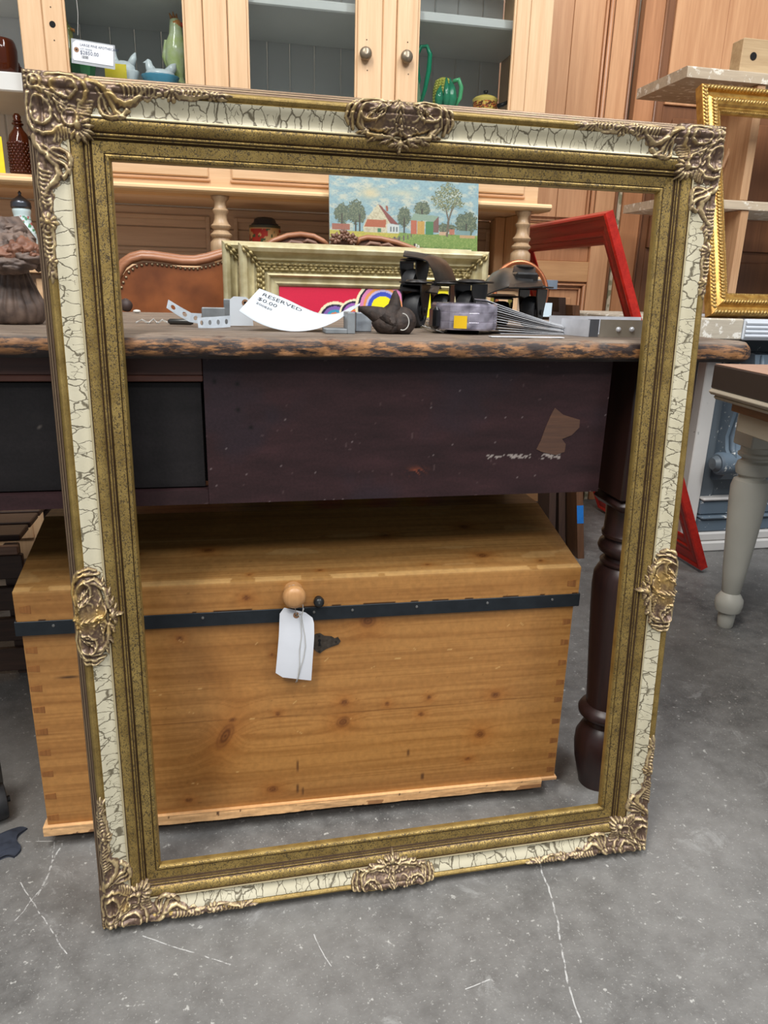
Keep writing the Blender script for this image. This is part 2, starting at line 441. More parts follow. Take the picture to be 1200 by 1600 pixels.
# --- carved ornament: relief fields in metres
def cap(d, w): return np.sqrt(np.clip(1-(d/w)**2, 0, 1))
class Relief:
    def __init__(s, X, Y): s.X = X; s.Y = Y; s.h = np.full(X.shape, -1e-3); s.g = np.zeros(X.shape)
    def put(s, v, m, add=False):
        s.h = np.where(m, np.maximum(s.h, v) if not add else s.h+v, s.h)
    def ridge(s, P, w0, w1, h, base=0., peak=None):
        P = np.array(P, float)/1000; w0 /= 1000; w1 /= 1000; h /= 1000
        seg = np.linalg.norm(np.diff(P, axis=0), axis=1); T = np.concatenate([[0], np.cumsum(seg)])/seg.sum()
        best = np.full(s.X.shape, 9.); bw = np.full(s.X.shape, w0)
        for i in range(len(P)-1):
            a, b = P[i], P[i+1]; dx, dy = b-a; L2 = dx*dx+dy*dy+1e-12
            t = np.clip(((s.X-a[0])*dx+(s.Y-a[1])*dy)/L2, 0, 1)
            d = np.hypot(s.X-a[0]-t*dx, s.Y-a[1]-t*dy); tt = T[i]+(T[i+1]-T[i])*t
            w = w0+(w1-w0)*tt if peak is None else w0+(peak/1000-w0)*np.sin(PI*tt)
            m = d/w < best/bw; best = np.where(m, d, best); bw = np.where(m, w, bw)
        w_ = bw*1.25; best = best*.9; r = np.clip(1-(best/w_)**2, 0, 1)**.8; s.put(base/1000+h*r*np.clip(bw/max(w0, w1), .35, 1), best < w_)
        return s
    def leaf(s, x0, y0, x1, y1, w, h, curve=0, veins=7):
        x0, y0, x1, y1, w, h, curve = [v/1000 for v in (x0, y0, x1, y1, w, h, curve)]
        dx, dy = x1-x0, y1-y0; L = math.hypot(dx, dy); ux, uy = dx/L, dy/L
        a = ((s.X-x0)*ux+(s.Y-y0)*uy)/L; c = -(s.X-x0)*uy+(s.Y-y0)*ux - curve*4*a*(1-a)
        ww = w*np.sin(PI*np.clip(a, 0, 1)**.75)**.8+1e-6; q = np.abs(c)/ww
        m = (a > 0) & (a < 1) & (q < 1)
        body = np.sqrt(np.clip(1-q*q, 0, 1))
        vein = .5+.5*np.cos((a*1.0-q*.35)*2*PI*veins)
        mid = np.exp(-(c/(w*.14))**2)*.35
        s.put(h*(body*(.5+.42*vein)+mid), m); return s
    def rosette(s, x, y, r, n, h, rot=0):
        dx = s.X-x/1000; dy = s.Y-y/1000; R = np.hypot(dx, dy)/(r/1000); A = np.arctan2(dy, dx)+rot
        pet = np.abs(np.cos(A*n/2)); edge = .78+.22*pet
        v = (.35+.65*np.sin(PI*np.clip(R/edge, 0, 1))**.7)*(.35+.65*pet**.8)
        s.put(h/1000*v*1., R < edge); 
        s.put(h/1000*(.6+.7*cap(R, .3)), R < .3); return s
    def shell(s, x, y, rx, ry, ang, h, dish, fl=9):
        """an oval cup with a raised rim and fluted bowl"""
        c, q = math.cos(ang), math.sin(ang); dx = (s.X-x/1000); dy = (s.Y-y/1000)
        a = (dx*c+dy*q)/(rx/1000); b = (-dx*q+dy*c)/(ry/1000); R = np.hypot(a, b); A = np.arctan2(b, a)
        rim = np.exp(-((R-.86)/.13)**2); bowl = (1-dish)+dish*np.clip(R/.8, 0, 1)**2
        flu = .10*np.cos(A*fl)*np.clip(R, 0, 1)
        v = np.where(R < .86, np.maximum(bowl*.85+flu, rim), rim)
        s.h = np.where(R < 1.12, np.where(R < .8, h/1000*v, np.maximum(s.h, h/1000*v)), s.h); return s
    def comb(s, x0, y0, x1, y1, n, ln, w, h, lean=0):
        """a row of curved flutes along a line"""
        for i in range(n):
            t = i/(n-1); x = x0+(x1-x0)*t; y = y0+(y1-y0)*t; k = ln*(.65+.35*math.sin(PI*(t*.8+.1)))
            s.ridge([(x, y), (x+lean*.35+k*.12, y+k*.5), (x+lean, y+k)], w, w*.5, h)
        return s
    def beads(s, P, r, h):
        for x, y in P:
            R = np.hypot(s.X-x/1000, s.Y-y/1000)/(r/1000); s.put(h/1000*(.4+.6*cap(R, 1)), R < 1)
        return s
def spiral(x, y, r, a0, turns, sgn=1, n=26):
    return [(x+r*(1-.8*i/n)*math.cos(a0+sgn*turns*2*PI*i/n), y+r*(1-.8*i/n)*math.sin(a0+sgn*turns*2*PI*i/n)) for i in range(n+1)]
def arc(x, y, rx, ry, a0, a1, n=14):
    return [(x+rx*math.cos(math.radians(a0+(a1-a0)*i/n)), y+ry*math.sin(math.radians(a0+(a1-a0)*i/n))) for i in range(n+1)]

def arm(R, T):
    """the carved run along one rail; (a,b)=along, across; T maps to field coordinates"""
    def Q(P): return [T(*p) for p in P]
    # long S scroll from the corner
    R.ridge(Q([(74, 9), (84, 11), (93, 18), (99, 30), (104, 42), (112, 45), (118, 38)]), 3.4, 2.2, 7)
    R.ridge(Q([(98, 24), (106, 31), (116, 33), (127, 27), (136, 20), (146, 16)]), 3.6, 1.6, 7)
    R.ridge(Q(arc(99, 36, 13, 13, 60, 250)), 2.4, 1.6, 5)
    R.ridge(Q([(86, 20), (92, 30), (95, 42), (104, 50), (115, 47)]), 1.8, 1.2, 4)
    for i in range(8):
        a = 112+i*5.2; R.ridge(Q([(a, 12+i*.3), (a+3.2, 17), (a+3, 25-i*.5)]), 1.8, .9, 6)
    R.ridge(Q([(108, 12), (124, 9.5), (142, 11), (152, 14)]), 2.4, 1.4, 5)
    for k in (-1, 0, 1): x, y = T(158+abs(k)*2, 16+k*5); x2, y2 = T(146-abs(k)*3, 16+k*7); R.leaf(x2, y2, x, y, 3.2, 4.5, 0, 3)
    x, y = T(172, 17); R.rosette(x, y, 11.5, 9, 5.6)
    for i in range(6):
        a = 181+i*5.6; R.ridge(Q([(a, 10.5), (a+4.5, 15), (a+3.5, 22-i*.6)]), 2.1, 1., 5)
    R.ridge(Q([(180, 22), (195, 22.5), (208, 20), (218, 19)]), 2.2, 1.4, 4)
    x, y = T(217, 16.5); R.rosette(x, y, 7.5, 7, 5)
    for k in (-1, 0, 1): x, y = T(223, 16.5+k*2); x2, y2 = T(243-abs(k)*7, 17+k*5.5); R.leaf(x, y, x2, y2, 2.8, 4.2, k, 3)
def corner_field(R):
    X, Y = R.X*1000, R.Y*1000
    # solid cartouche under the carving
    d = np.maximum(X, Y); s = np.minimum(X, Y)
    pad = np.clip((78-d)/10, 0, 1)*np.clip((70-X-Y*.0+0)/8, 0, 1)
    inside = (X < 74) & (Y < 74) & (X+Y < 118)
    R.put(np.full(X.shape, .0022)+.0035*np.exp(-((X-34)**2+(Y-34)**2)/900.), inside)
    for T in (lambda a, b: (a, b), lambda a, b: (b, a)):
        # brown patch behind the arm
        u = X if T(1, 0)[0] == 1 else Y; v = Y if T(1, 0)[0] == 1 else X
        edge = 38*np.clip(1-(u-70)/150, .0, 1)+10; low = 10+np.clip((u-150)/40, 0, 1)*0
        m = (u > 60) & (u < 240) & (v > low) & (v < edge*(.92+.08*np.cos(u*.35)))
        R.put(np.full(X.shape, .0009), m)
        arm(R, T)
        x, y = T(48, 20); R.shell(x, y, *((17, 13) if T(1, 0)[0] == 1 else (13, 17)), 0, 9.5, .75, 7)
        R.ridge([T(*p) for p in [(28, 6), (42, 3.5), (58, 5), (70, 12), (73, 24)]], 2.6, 2.2, 7.5)
        R.ridge([T(*p) for p in [(73, 22), (70, 32), (62, 38), (60, 46)]], 2.6, 2., 7)
        for i in range(6):
            R.ridge([T(*p) for p in [(62+i*.5, 33+i*3.4), (70+i*.6, 35+i*3.2), (79-i*1.2, 33+i*3.6)]], 1.7, 1., 6)
        R.beads([T(*p) for p in [(4.5, 4.5+0), (10, 4), (15.5, 4), (21, 4.5)]], 2.5, 7)
        R.leaf(*T(30, 28), *T(58, 40), 6, 7.5, 2, 4)
        R.ridge([T(*p) for p in [(24, 20), (34, 33), (44, 36), (56, 32)]], 3, 1.8, 8.5)
    # eye of the volute, central leaf and the inner blossom
    R.ridge(arc(16, 16, 8, 8, 0, 360, 24), 2.0, 2.0, 9); R.beads([(16, 16)], 4, 10)
    R.ridge(spiral(30, 30, 10, .8, .8), 2.6, 1.4, 9)
    R.leaf(22, 22, 58, 58, 9, 10.5, 0, 5)
    R.shell(52, 52, 11, 11, .78, 9, .5, 6)
    for k in range(7):
        a = math.radians(-32+k*25.6-0); R.leaf(60, 60, 60+18*math.cos(a), 60+18*math.sin(a), 4.0, 7, 0, 2)
    R.beads([(60, 60)], 4.5, 10.5)
def center_field(R):
    """X along the rail measured from the middle, Y from the outer edge"""
    X, Y = R.X*1000, R.Y*1000
    m = ((X/56)**2+((Y-24)/21)**2 < 1); R.put(.0025+.007*np.clip(1-(X/56)**2-((Y-26)/26)**2, 0, 1), m)
    for sg in (-1, 1):
        T = lambda a, b: (sg*a, b)
        R.shell(*T(33, 20), 17, 12, .35*sg, 12, .8, 5); R.leaf(*T(24, 12), *T(44, 30), 5.5, 9.5, 2*sg, 5); R.leaf(*T(12, 12), *T(30, 34), 5, 12, -3*sg, 4)
        R.ridge([T(*p) for p in [(18, 8), (30, 4.5), (44, 6), (54, 14), (57, 28), (55, 40)]], 3., 1.6, 11)
        R.ridge([T(*p) for p in [(40, 6), (52, 8), (61, 16), (64, 28), (60, 36)]], 2.6, 1.4, 8)
        R.ridge([T(*p) for p in [(50, 12), (58, 22), (60, 34)]], 1.8, 1., 8)
        R.ridge([T(*p) for p in [(46, 28), (44, 38), (36, 46), (24, 49), (10, 50)]], 3.2, 2.4, 9)
        R.ridge([T(*p) for p in [(48, 22), (50, 34), (42, 44)]], 2.2, 1.6, 10)
        R.ridge([T(*p) for p in spiral(14, 24, 9, 0 if sg > 0 else PI, .9, sg)], 2.4, 1.4, 11.5)
        R.leaf(*T(20, 46), *T(38, 54), 3.6, 7, 1, 3); R.leaf(*T(36, 42), *T(52, 46), 3.4, 8, 1, 3); R.leaf(*T(10, 52), *T(24, 57), 3, 6, 0, 3)
        R.leaf(*T(6, 6), *T(20, 16), 5, 12, 2, 3); R.leaf(*T(4, 36), *T(24, 42), 5, 10, -2, 4)
        R.leaf(*T(2, 56), *T(13, 60), 3.2, 6, 0, 2); R.leaf(*T(1, 56), *T(8, 50), 3, 7, 0, 2)
        R.ridge([T(*p) for p in [(0, 40), (8, 46), (16, 44)]], 2.4, 1.4, 9)
    R.leaf(-2, 2, 2, 44, 10, 13.5, 2, 6); R.leaf(-9, 30, 8, 48, 6, 12, 2, 4)
    R.leaf(0, 50, 0, 69, 4, 7, 0, 3); R.beads([(0, 56)], 4, 8)
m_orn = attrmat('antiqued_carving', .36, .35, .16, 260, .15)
def ornament(field, x0, x1, y0, y1, res, place, sfun, name, seed):
    nx = int((x1-x0)/res); ny = int((y1-y0)/res)
    X, Y = np.meshgrid(np.linspace(x0, x1, nx+1), np.linspace(y0, y1, ny+1))
    wx = (fbm(X*55, Y*55, seed)-.5)*.006; wy = (fbm(X*55+9, Y*55+5, seed+3)-.5)*.006
    R = Relief(X+wx*np.clip((np.minimum(X, Y) if field is corner_field else Y)/.02, 0, 1), Y+wy*np.clip(Y/.02, 0, 1)); field(R)
    rel = R.h; rel = rel+((fbm(X*260, Y*260, seed+5)-.5)*.0012+(fbm(X*95, Y*95, seed+6)-.5)*.0035)*(rel > 0)
    # blur once, to take the cut edges off
    k = rel.copy(); k[1:-1, 1:-1] = (rel[1:-1, 1:-1]*4+rel[:-2, 1:-1]+rel[2:, 1:-1]+rel[1:-1, :-2]+rel[1:-1, 2:])/8
    s = sfun(X, Y); hb = H(np.clip(s, 0.0008, Wd-.001))
    # carving bridges the dips of the moulding a little
    hb2 = np.maximum(hb, .0235 + 0*hb); hh = np.where(k > .0012, hb*.55+hb2*.45, hb)+k
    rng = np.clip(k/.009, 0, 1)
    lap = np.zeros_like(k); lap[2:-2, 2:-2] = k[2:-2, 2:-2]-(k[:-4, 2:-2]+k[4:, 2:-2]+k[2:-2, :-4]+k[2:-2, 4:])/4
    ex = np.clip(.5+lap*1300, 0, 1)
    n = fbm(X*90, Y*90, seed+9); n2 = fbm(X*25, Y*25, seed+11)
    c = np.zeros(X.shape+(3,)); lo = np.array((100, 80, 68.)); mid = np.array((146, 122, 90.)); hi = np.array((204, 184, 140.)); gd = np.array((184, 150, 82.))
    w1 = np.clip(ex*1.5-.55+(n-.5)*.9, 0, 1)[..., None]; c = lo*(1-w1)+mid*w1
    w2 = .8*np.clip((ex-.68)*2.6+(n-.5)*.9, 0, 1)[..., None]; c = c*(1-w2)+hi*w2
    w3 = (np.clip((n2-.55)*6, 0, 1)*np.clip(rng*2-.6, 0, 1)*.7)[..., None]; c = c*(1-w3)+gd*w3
    keep = k > -.0004
    q = keep[:-1, :-1] | keep[1:, :-1] | keep[:-1, 1:] | keep[1:, 1:]
    jj, ii = np.nonzero(q); a = jj*(nx+1)+ii
    F = np.stack([a, a+1, a+nx+2, a+nx+1], 1)
    used = np.unique(F); remap = np.full((nx+1)*(ny+1), -1); remap[used] = np.arange(len(used)); F = remap[F]
    V = np.stack([X.ravel(), Y.ravel(), hh.ravel()], 1)[used]; cc = c.reshape(-1, 3)[used]
    P, flip = place(V)
    if flip: F = F[:, ::-1]
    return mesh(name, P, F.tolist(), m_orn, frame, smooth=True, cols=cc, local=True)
cs = lambda X, Y: np.minimum(X, Y)
for i, (fx, fy) in enumerate(((0, 1), (1, 1), (0, 0), (1, 0))):
    def pl(V, fx=fx, fy=fy):
        V = V*KS; P = V.copy(); P[:, 0] = FW_-V[:, 0] if fx else V[:, 0]; P[:, 1] = FL_-V[:, 1] if fy else V[:, 1]
        return P, (fx+fy) % 2 == 1
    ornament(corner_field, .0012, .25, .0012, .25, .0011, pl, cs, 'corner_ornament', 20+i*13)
def plc(side):
    def f(V):
        a, b, h = V[:, 0]*.93, V[:, 1]*KS, V[:, 2]*KS
        if side == 't': return np.stack([FW_/2-.012+a, FL_-b, h], 1), True
        if side == 'b': return np.stack([FW_/2-.005+a, b, h], 1), False
        if side == 'l': return np.stack([b, .44+a, h], 1), True
        return np.stack([FW_-b, .425+a, h], 1), False
    return f
for i, sd in enumerate('tblr'):
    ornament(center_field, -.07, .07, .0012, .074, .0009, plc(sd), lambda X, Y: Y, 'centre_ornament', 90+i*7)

# ------------------------------------------------------------------ THE TABLE
m_ap = attrmat('dark_stained_apron', .5, 0, .15, 300, .12, .3)
m_leg = wood('dark_leg_wood', (58, 34, 30), (34, 22, 22), 'z', .38)
m_drk = wood('dark_stain', (50, 33, 33), (36, 24, 27), 'x', .45)
table = thing('farmhouse_table', 'long dark stained farmhouse table with worn plank top and turned leg', 'table', (-.3, .3, 0))
def ttop(k, y0, y1, front=False, x1=.70):
    """one plank of the top, with a rubbed rounded nose on the front one"""
    x0 = -1.35; nx = 460; sec = []
    zt, zb = .76, .7315
    if front: sec = [(y1, zb), (y0+.02, zb), (y0+.006, zb+.001), (y0+.001, zb+.006), (y0, zb+.013), (y0+.001, zb+.019), (y0+.004, zb+.024), (y0+.010, zb+.0275), (y0+.02, zt-.0004), (y0+.05, zt), (y0+.1, zt), (y1-.001, zt), (y1, zt-.002)]
    else: sec = [(y1, zb), (y0, zb), (y0, zt-.002), (y0+.0015, zt), ((y0+y1)/2, zt), (y1-.0015, zt), (y1, zt-.002)]
    X = np.linspace(x0, x1, nx+1); V = []; cols = []
    m = len(sec)
    for i, x in enumerate(X):
        e = max(0, (x-(x1-.02))/.02); sh = .010*e*e
        for (y, z) in sec:
            wy = wz = 0
            if front and y < .03: wy = (vnoise(np.array([x*60.]), np.array([z*90]), 3)[0]-.5)*.003+(vnoise(np.array([x*9.]), np.array([2.]), 5)[0]-.5)*.004; wz = (vnoise(np.array([x*35.]), np.array([y*90]), 8)[0]-.5)*.0022
            zz = .746+(z-.746)*(1-.28*e*e); V.append((x, y+wy*(z < zt) + (sh if y < .05 and front else 0), zz+wz*(z > zb+.001)))
    F = []
    for i in range(nx):
        for j in range(m): a = i*m+j; b_ = i*m+(j+1) % m; F.append((a, b_, b_+m, a+m))
    F.append(tuple(range(m))); F.append(tuple(reversed(range(nx*m, nx*m+m))))
    return V, F
def top_material():
    t = NT('worn_table_top'); v = t.coord(out='Object')
    g = t.noise(t.coord((1.5, 30, 30)), 3, 5, .65, .5); a = t.noise(t.coord((9, 30, 30)), 2.2, 6, .7, .4); b = t.noise(t.coord((14, 60, 60)), 2.2, 5, .7)
    sp = t.n('ShaderNodeSeparateXYZ', {0: v}); z = sp.outputs[2]; nor = t.n('ShaderNodeSeparateXYZ', {0: t.n('ShaderNodeNewGeometry').outputs['Normal']})
    topc = t.mix(t.ramp(g, [(.3, (0, 0, 0)), (.7, (1, 1, 1))]), lin((86, 74, 66)), lin((150, 134, 118)))
    topc = t.mix(t.ramp(b, [(.55, (0, 0, 0)), (.66, (.8, .8, .8))]), topc, lin((70, 50, 42)))
    raw = t.mix(t.ramp(a, [(.35, (0, 0, 0)), (.65, (1, 1, 1))]), lin((92, 60, 36)), lin((160, 112, 68)))
    edge = t.mix(t.ramp(b, [(.45, (1, 1, 1)), (.56, (0, 0, 0))]), raw, lin((40, 26, 22)))
    edge = t.mix(t.ramp(a, [(.34, (1, 1, 1)), (.42, (0, 0, 0))]), edge, lin((34, 24, 22)))
    up_ = t.n('ShaderNodeMapRange', {0: nor.outputs[2], 1: .55, 2: .9}).outputs[0]
    low = t.n('ShaderNodeMapRange', {0: z, 1: .0085, 2: .0035}).outputs[0]   # edge turns darker towards its underside
    edge = t.mix(low, edge, lin((30, 22, 20)))
    col = t.mix(up_, edge, topc)
    t.fin(col, .6); t.bump(t.math('ADD', g, b), .4, .002); return t.m
m_top = top_material()
ys = [0, .155, .31, .46, .6]
for k in range(4):
    V, F = ttop(k, ys[k]+(.0006 if k else 0), ys[k+1]-.0006, k == 0, .70-(.0, .004, .002, .006)[k])
    V = np.array(V); o = mesh('plank', V-np.array([0, 0, .7315]), F, m_top, None, angle=35, pivot=(0, 0, 0))
    o.parent = table; o.location = (0+.3, 0-.3, .7315)
# apron with its drawer opening
def apc(a, b):
    x = a-0; n = fbm(x*14, b*60, 4); n2 = fbm(x*60, b*240, 6); n3 = vnoise(x*420, b*420, 8); n4 = fbm(x*9, b*9, 3)
    c = np.outer(np.ones_like(a), (44, 27, 29.)) * (.72+.5*n+.16*n2)[:, None]
    c = mixc(c, np.clip((n4-.55)*4, 0, .5), (38, 32, 40))
    c = mixc(c, (n3 > .978)*.55, (150, 140, 138)); c = mixc(c, (vnoise(x*160, b*160, 12) > .965)*.4, (104, 88, 86))
    return c
APX0, APX1 = -.033, .505
def ap_scuff(a, b):
    c = apc(a, b)
    # white scuffs near the bottom and a red-brown rub
    for (x0, x1, z, w) in ((.335-APX0, .40-APX0, .602-.5485, .0028), (.415-APX0, .442-APX0, .6015-.5485, .0034)):
        m = (a > x0) & (a < x1) & (np.abs(b-z) < w) & (vnoise(a*400, b*900, 3) > .5); c = mixc(c, m*.75, (176, 168, 160))
    m = np.exp(-((a-(.238-APX0))/.012)**2-((b-.036)/.006)**2)*(vnoise(a*300+b*300, b*90, 5) > .5); c = mixc(c, m, (116, 58, 40))
    for x, z in ((.04, .12), (.055, .098), (.04, .152), (.013, .155)):
        c = mixc(c, np.exp(-(((a-x)**2+(b-z)**2)/.000006)), (12, 8, 8))
    return c
grid('apron_board', (APX0, .03, .5485), (1, 0, 0), (0, 0, 1), APX1-APX0, .1828, 270, 92, ap_scuff, m_ap, table, .022)
grid('apron_board', (-1.2, .03, .5485), (1, 0, 0), (0, 0, 1), 1.2+APX0-.0005, .0185, 300, 8, apc, m_ap, table, .022)
B().box(-1.2, APX0-.0005, .031, .052, .7105, .7313, .001).obj('apron_board', wood('red_brown_strip', (74, 42, 32), (48, 28, 24), 'x', .5), table)
B().box(-1.2, APX0-.0005, .0305, .052, .703, .7103, .001).obj('top_rail', wood('red_brown_strip2', (92, 52, 38), (62, 34, 28), 'x', .5), table)
dr = grid('drawer', (-.62, .042, .569), (1, 0, 0), (0, 0, 1), .5830, .131, 160, 40, lambda a, b: mixc(np.outer(.75+.5*fbm(a*10, b*70, 3), (28, 25, 26.)), (vnoise(a*420, b*420, 9) > .985)*.5, (150, 140, 130)), m_ap, table, .018)
B().lathe([(0, 0), (.012, 0), (.010, .006), (.008, .012), (.016, .020), (.017, .026), (.012, .031), (0, .032)], n=20, M=Matrix.Translation((-.345, .042, .635)) @ Matrix.Rotation(PI/2, 4, 'X')).obj('knob', m_leg, dr, smooth=True)
B().box(-1.2, APX0-.001, .075, .09, .567, .703).obj('drawer_recess', plain('black_gap', (10, 8, 8), .9), table)
B().box(-1.2, .555, .55, .572, .5485, .7313).obj('apron_board', m_drk, table)
B().box(.56, .58, .12, .55, .5485, .7313).obj('apron_board', m_drk, table)
def tleg(x, y):
    o = B(); o.box(x-.048, x+.048, y-.045, y+.045, .525, .7313, .003)
    o.box(x-.048, x+.048, y-.045, y+.045, .505, .5252, .010)
    pr = [(.0, .0), (.030, 0), (.031, .006), (.034, .018), (.042, .05), (.045, .075), (.044, .095), (.036, .112), (.030, .118), (.031, .124), (.031, .127), (.037, .131), (.044, .138), (.045, .145), (.041, .152), (.033, .157), (.034, .170),
          (.036, .20), (.041, .27), (.045, .33), (.047, .37), (.046, .392), (.040, .404), (.036, .408), (.039, .411), (.0395, .414), (.034, .417), (.033, .422), (.036, .426), (.043, .431), (.0455, .438), (.043, .446), (.037, .450), (.036, .453), (.041, .456), (.042, .461), (.039, .466), (.039, .49), (.040, .507), (0, .508)]
    o.lathe(pr, (x, y, 0), 36); return o.obj('leg', m_leg, table, angle=40)
tleg(.602, .093); tleg(-1.15, .093); tleg(.52, .52); tleg(-1.15, .52)
# torn brown paper left on the apron
pp = [at(*p, Y=.0298) for p in ((867, 637), (880, 648), (906, 656), (905, 668), (893, 680), (878, 686), (884, 694), (882, 706), (868, 711), (846, 706), (838, 702), (845, 688), (851, 671), (860, 650))]
B().prism([(p.x, p.z) for p in pp], (0, .0294, 0), (1, 0, 0), (0, 0, 1), .0006).obj('paper_residue', wood('kraft_residue', (92, 62, 44), (56, 38, 32), 'x', .7, 3), table, label='torn brown paper patch')

# ------------------------------------------------------------------ THE PINE CHEST
m_chest = attrmat('waxed_pine', .36, 0, .10, 120, .08)
CA = -.0254; cO = Vector((-.291, .090, 0)); CWD = .80; CDP = .44
MC = Matrix.Translation(cO) @ Matrix.Rotation(CA, 4, 'Z'); IC = MC.inverted()
def cat_(px, py, z=None):
    """photo pixel -> (x,z) on the chest front"""
    n = MC.to_3x3() @ Vector((0, 1, 0)); d = FW + RT*((px-600)/FPX) - UP*((py-800)/FPX)
    t = (cO-CP).dot(n)/d.dot(n); p = IC @ (CP+d*t); return p.x, p.z
chest = thing('blanket_chest', 'honey pine blanket chest with dark iron band and dovetailed corners under the table', 'chest', mat=MC)
def L(V): return V
def pine(a, b, knots=(), stains=(), seed=1, base=(176, 125, 68), dark=(132, 84, 38), boards=()):
    y = b.copy(); kn = np.zeros_like(a); halo = np.zeros_like(a)
    for (kx, kz, rx, rz, ang) in knots:
        c, s_ = math.cos(ang), math.sin(ang); dx = (a-kx)*c+(b-kz)*s_; dz = -(a-kx)*s_+(b-kz)*c
        r = np.hypot(dx/rx, dz/rz); y = y+np.sign(b-kz)*rz*1.1*np.exp(-(r/2.4)**2)
        kn = np.maximum(kn, np.clip(1.25-r, 0, 1)*(.7+.3*np.cos(r*14))); halo = np.maximum(halo, np.exp(-(r/2.6)**2))
    g = y*190+fbm(a*3.5, b*16, seed)*7; band = .5+.5*np.sin(g*.9+3*fbm(a*2, y*24, seed+2))
    f = fbm(a*5, y*420, seed+4); big = fbm(a*1.8, b*5, seed+7, 3)
    c = np.outer(np.ones_like(a), base)*(.88+.24*big)[:, None]
    c = mixc(c, band**3*.28*(.5+fbm(a*3, b*7, seed+9)), dark); c = mixc(c, np.clip((f-.5)*2.2, 0, .35), dark)
    c = mixc(c, halo*.4, (150, 84, 30)); c = mixc(c, kn*.95, (84, 44, 20))
    for (sx, sz, rx, rz, ang, st) in stains:
        cc, ss = math.cos(ang), math.sin(ang); dx = (a-sx)*cc+(b-sz)*ss; dz = -(a-sx)*ss+(b-sz)*cc
        c = mixc(c, st*np.exp(-((dx/rx)**2+(dz/rz)**2)), (112, 68, 26))
    for (bz, seed2) in boards:
        c = mixc(c, np.exp(-((b-bz-.002*np.sin(a*9))/.0007)**2)*.55, (104, 62, 26))
    c = mixc(c, (vnoise(a*260, b*260, seed+31) > .985)*.35, (96, 60, 30))
    return c
kpx = [((352, 1150), .010, .024, -.5), ((536, 1128), .011, .009, .4), ((538, 1097), .007, .006, 0), ((575, 970), .012, .011, 0), ((605, 1100), .004, .004, 0), ((658, 1116), .005, .004, 0), ((670, 1090), .004, .004, 0),
       ((774, 1086), .008, .006, 0), ((750, 1147), .009, .008, 0), ((731, 1186), .005, .004, 0), ((426, 1233), .009, .006, 0), ((281, 998), .005, .004, 0), ((434, 1115), .004, .004, 0), ((295, 1250), .006, .004, 0), ((363, 1125), .006, .004, .4), ((425, 1023), .002, .003, 0)]
kn = [cat_(*p)+(rx, rz, an) for p, rx, rz, an in kpx]
kn = [(x, z, rx, rz, an) for (x, z, rx, rz, an) in kn]
st = [cat_(340, 1060)+(.05, .022, -1.0, .35), cat_(320, 1200)+(.05, .06, 0, .22), cat_(430, 1000)+(.12, .03, 0, .15)]
ZB, ZP, ZL, ZT = .040, .3545, .374, .418
mk = [(cat_(465, 1197), .0015, .010), (cat_(465, 1232), .0015, .008), (cat_(473, 1236), .0012, .007), (cat_(660, 1213), .0025, .006), (cat_(638, 1176), .002, .006)]
def cf(a, b):
    b = b+ZB; c = pine(a, b, kn, st, 3, boards=((cat_(500, 1115)[1], 1),))
    for (x, z), rx, rz in mk: c = mixc(c, np.exp(-(((a-x)/rx)**4+((b-z)/rz)**4))*.75, (70, 42, 24))
    x, z = cat_(108, 1058); m = np.exp(-(((a-x)/.013)**2+((b-z)/.0018)**2)); c = mixc(c, m, (56, 34, 20))
    for k in range(26):
        r = random.Random(k); x = r.uniform(.05, .75); z = r.uniform(.06, .34); an = r.uniform(-.8, .8); q = (a-x)*math.cos(an)+(b-z)*math.sin(an); w = -(a-x)*math.sin(an)+(b-z)*math.cos(an)
        c = mixc(c, (np.abs(q) < .004)*(np.abs(w) < .0006)*.6, (222, 184, 122))
    return c
def M3(o): return tuple(MC @ Vector(o))
X_ = MC.to_3x3() @ Vector((1, 0, 0)); Y_ = MC.to_3x3() @ Vector((0, 1, 0)); Z_ = Vector((0, 0, 1))
grid('front_board', M3((0, 0, ZB)), X_, Z_, CWD, ZP-ZB, 420, 165, cf, m_chest, chest, .02)
m_side = wood('pine_side', (196, 140, 72), (150, 98, 44), 'y', .42, .8)
m_raw = wood('raw_pine_strip', (222, 178, 128), (184, 134, 88), 'x', .6)
def cb(name, x0, x1, y0, y1, z0, z1, m, bev=.001, noise=0, label=None):
    b = B().box(x0, x1, y0, y1, z0, z1, bev)
    return mesh(name, b.V, b.F, m, chest, local=True, label=label)
cb('side_board', .0004, .02, .0203, CDP, ZB, ZP, m_side); cb('side_board', CWD-.02, CWD-.0004, .0203, CDP, ZB, ZP, m_side)
cb('back_board', .02, CWD-.02, CDP-.02, CDP, ZB, ZP, m_side); cb('bottom_board', .02, CWD-.02, .02, CDP-.02, ZB+.002, ZB+.02, m_side)
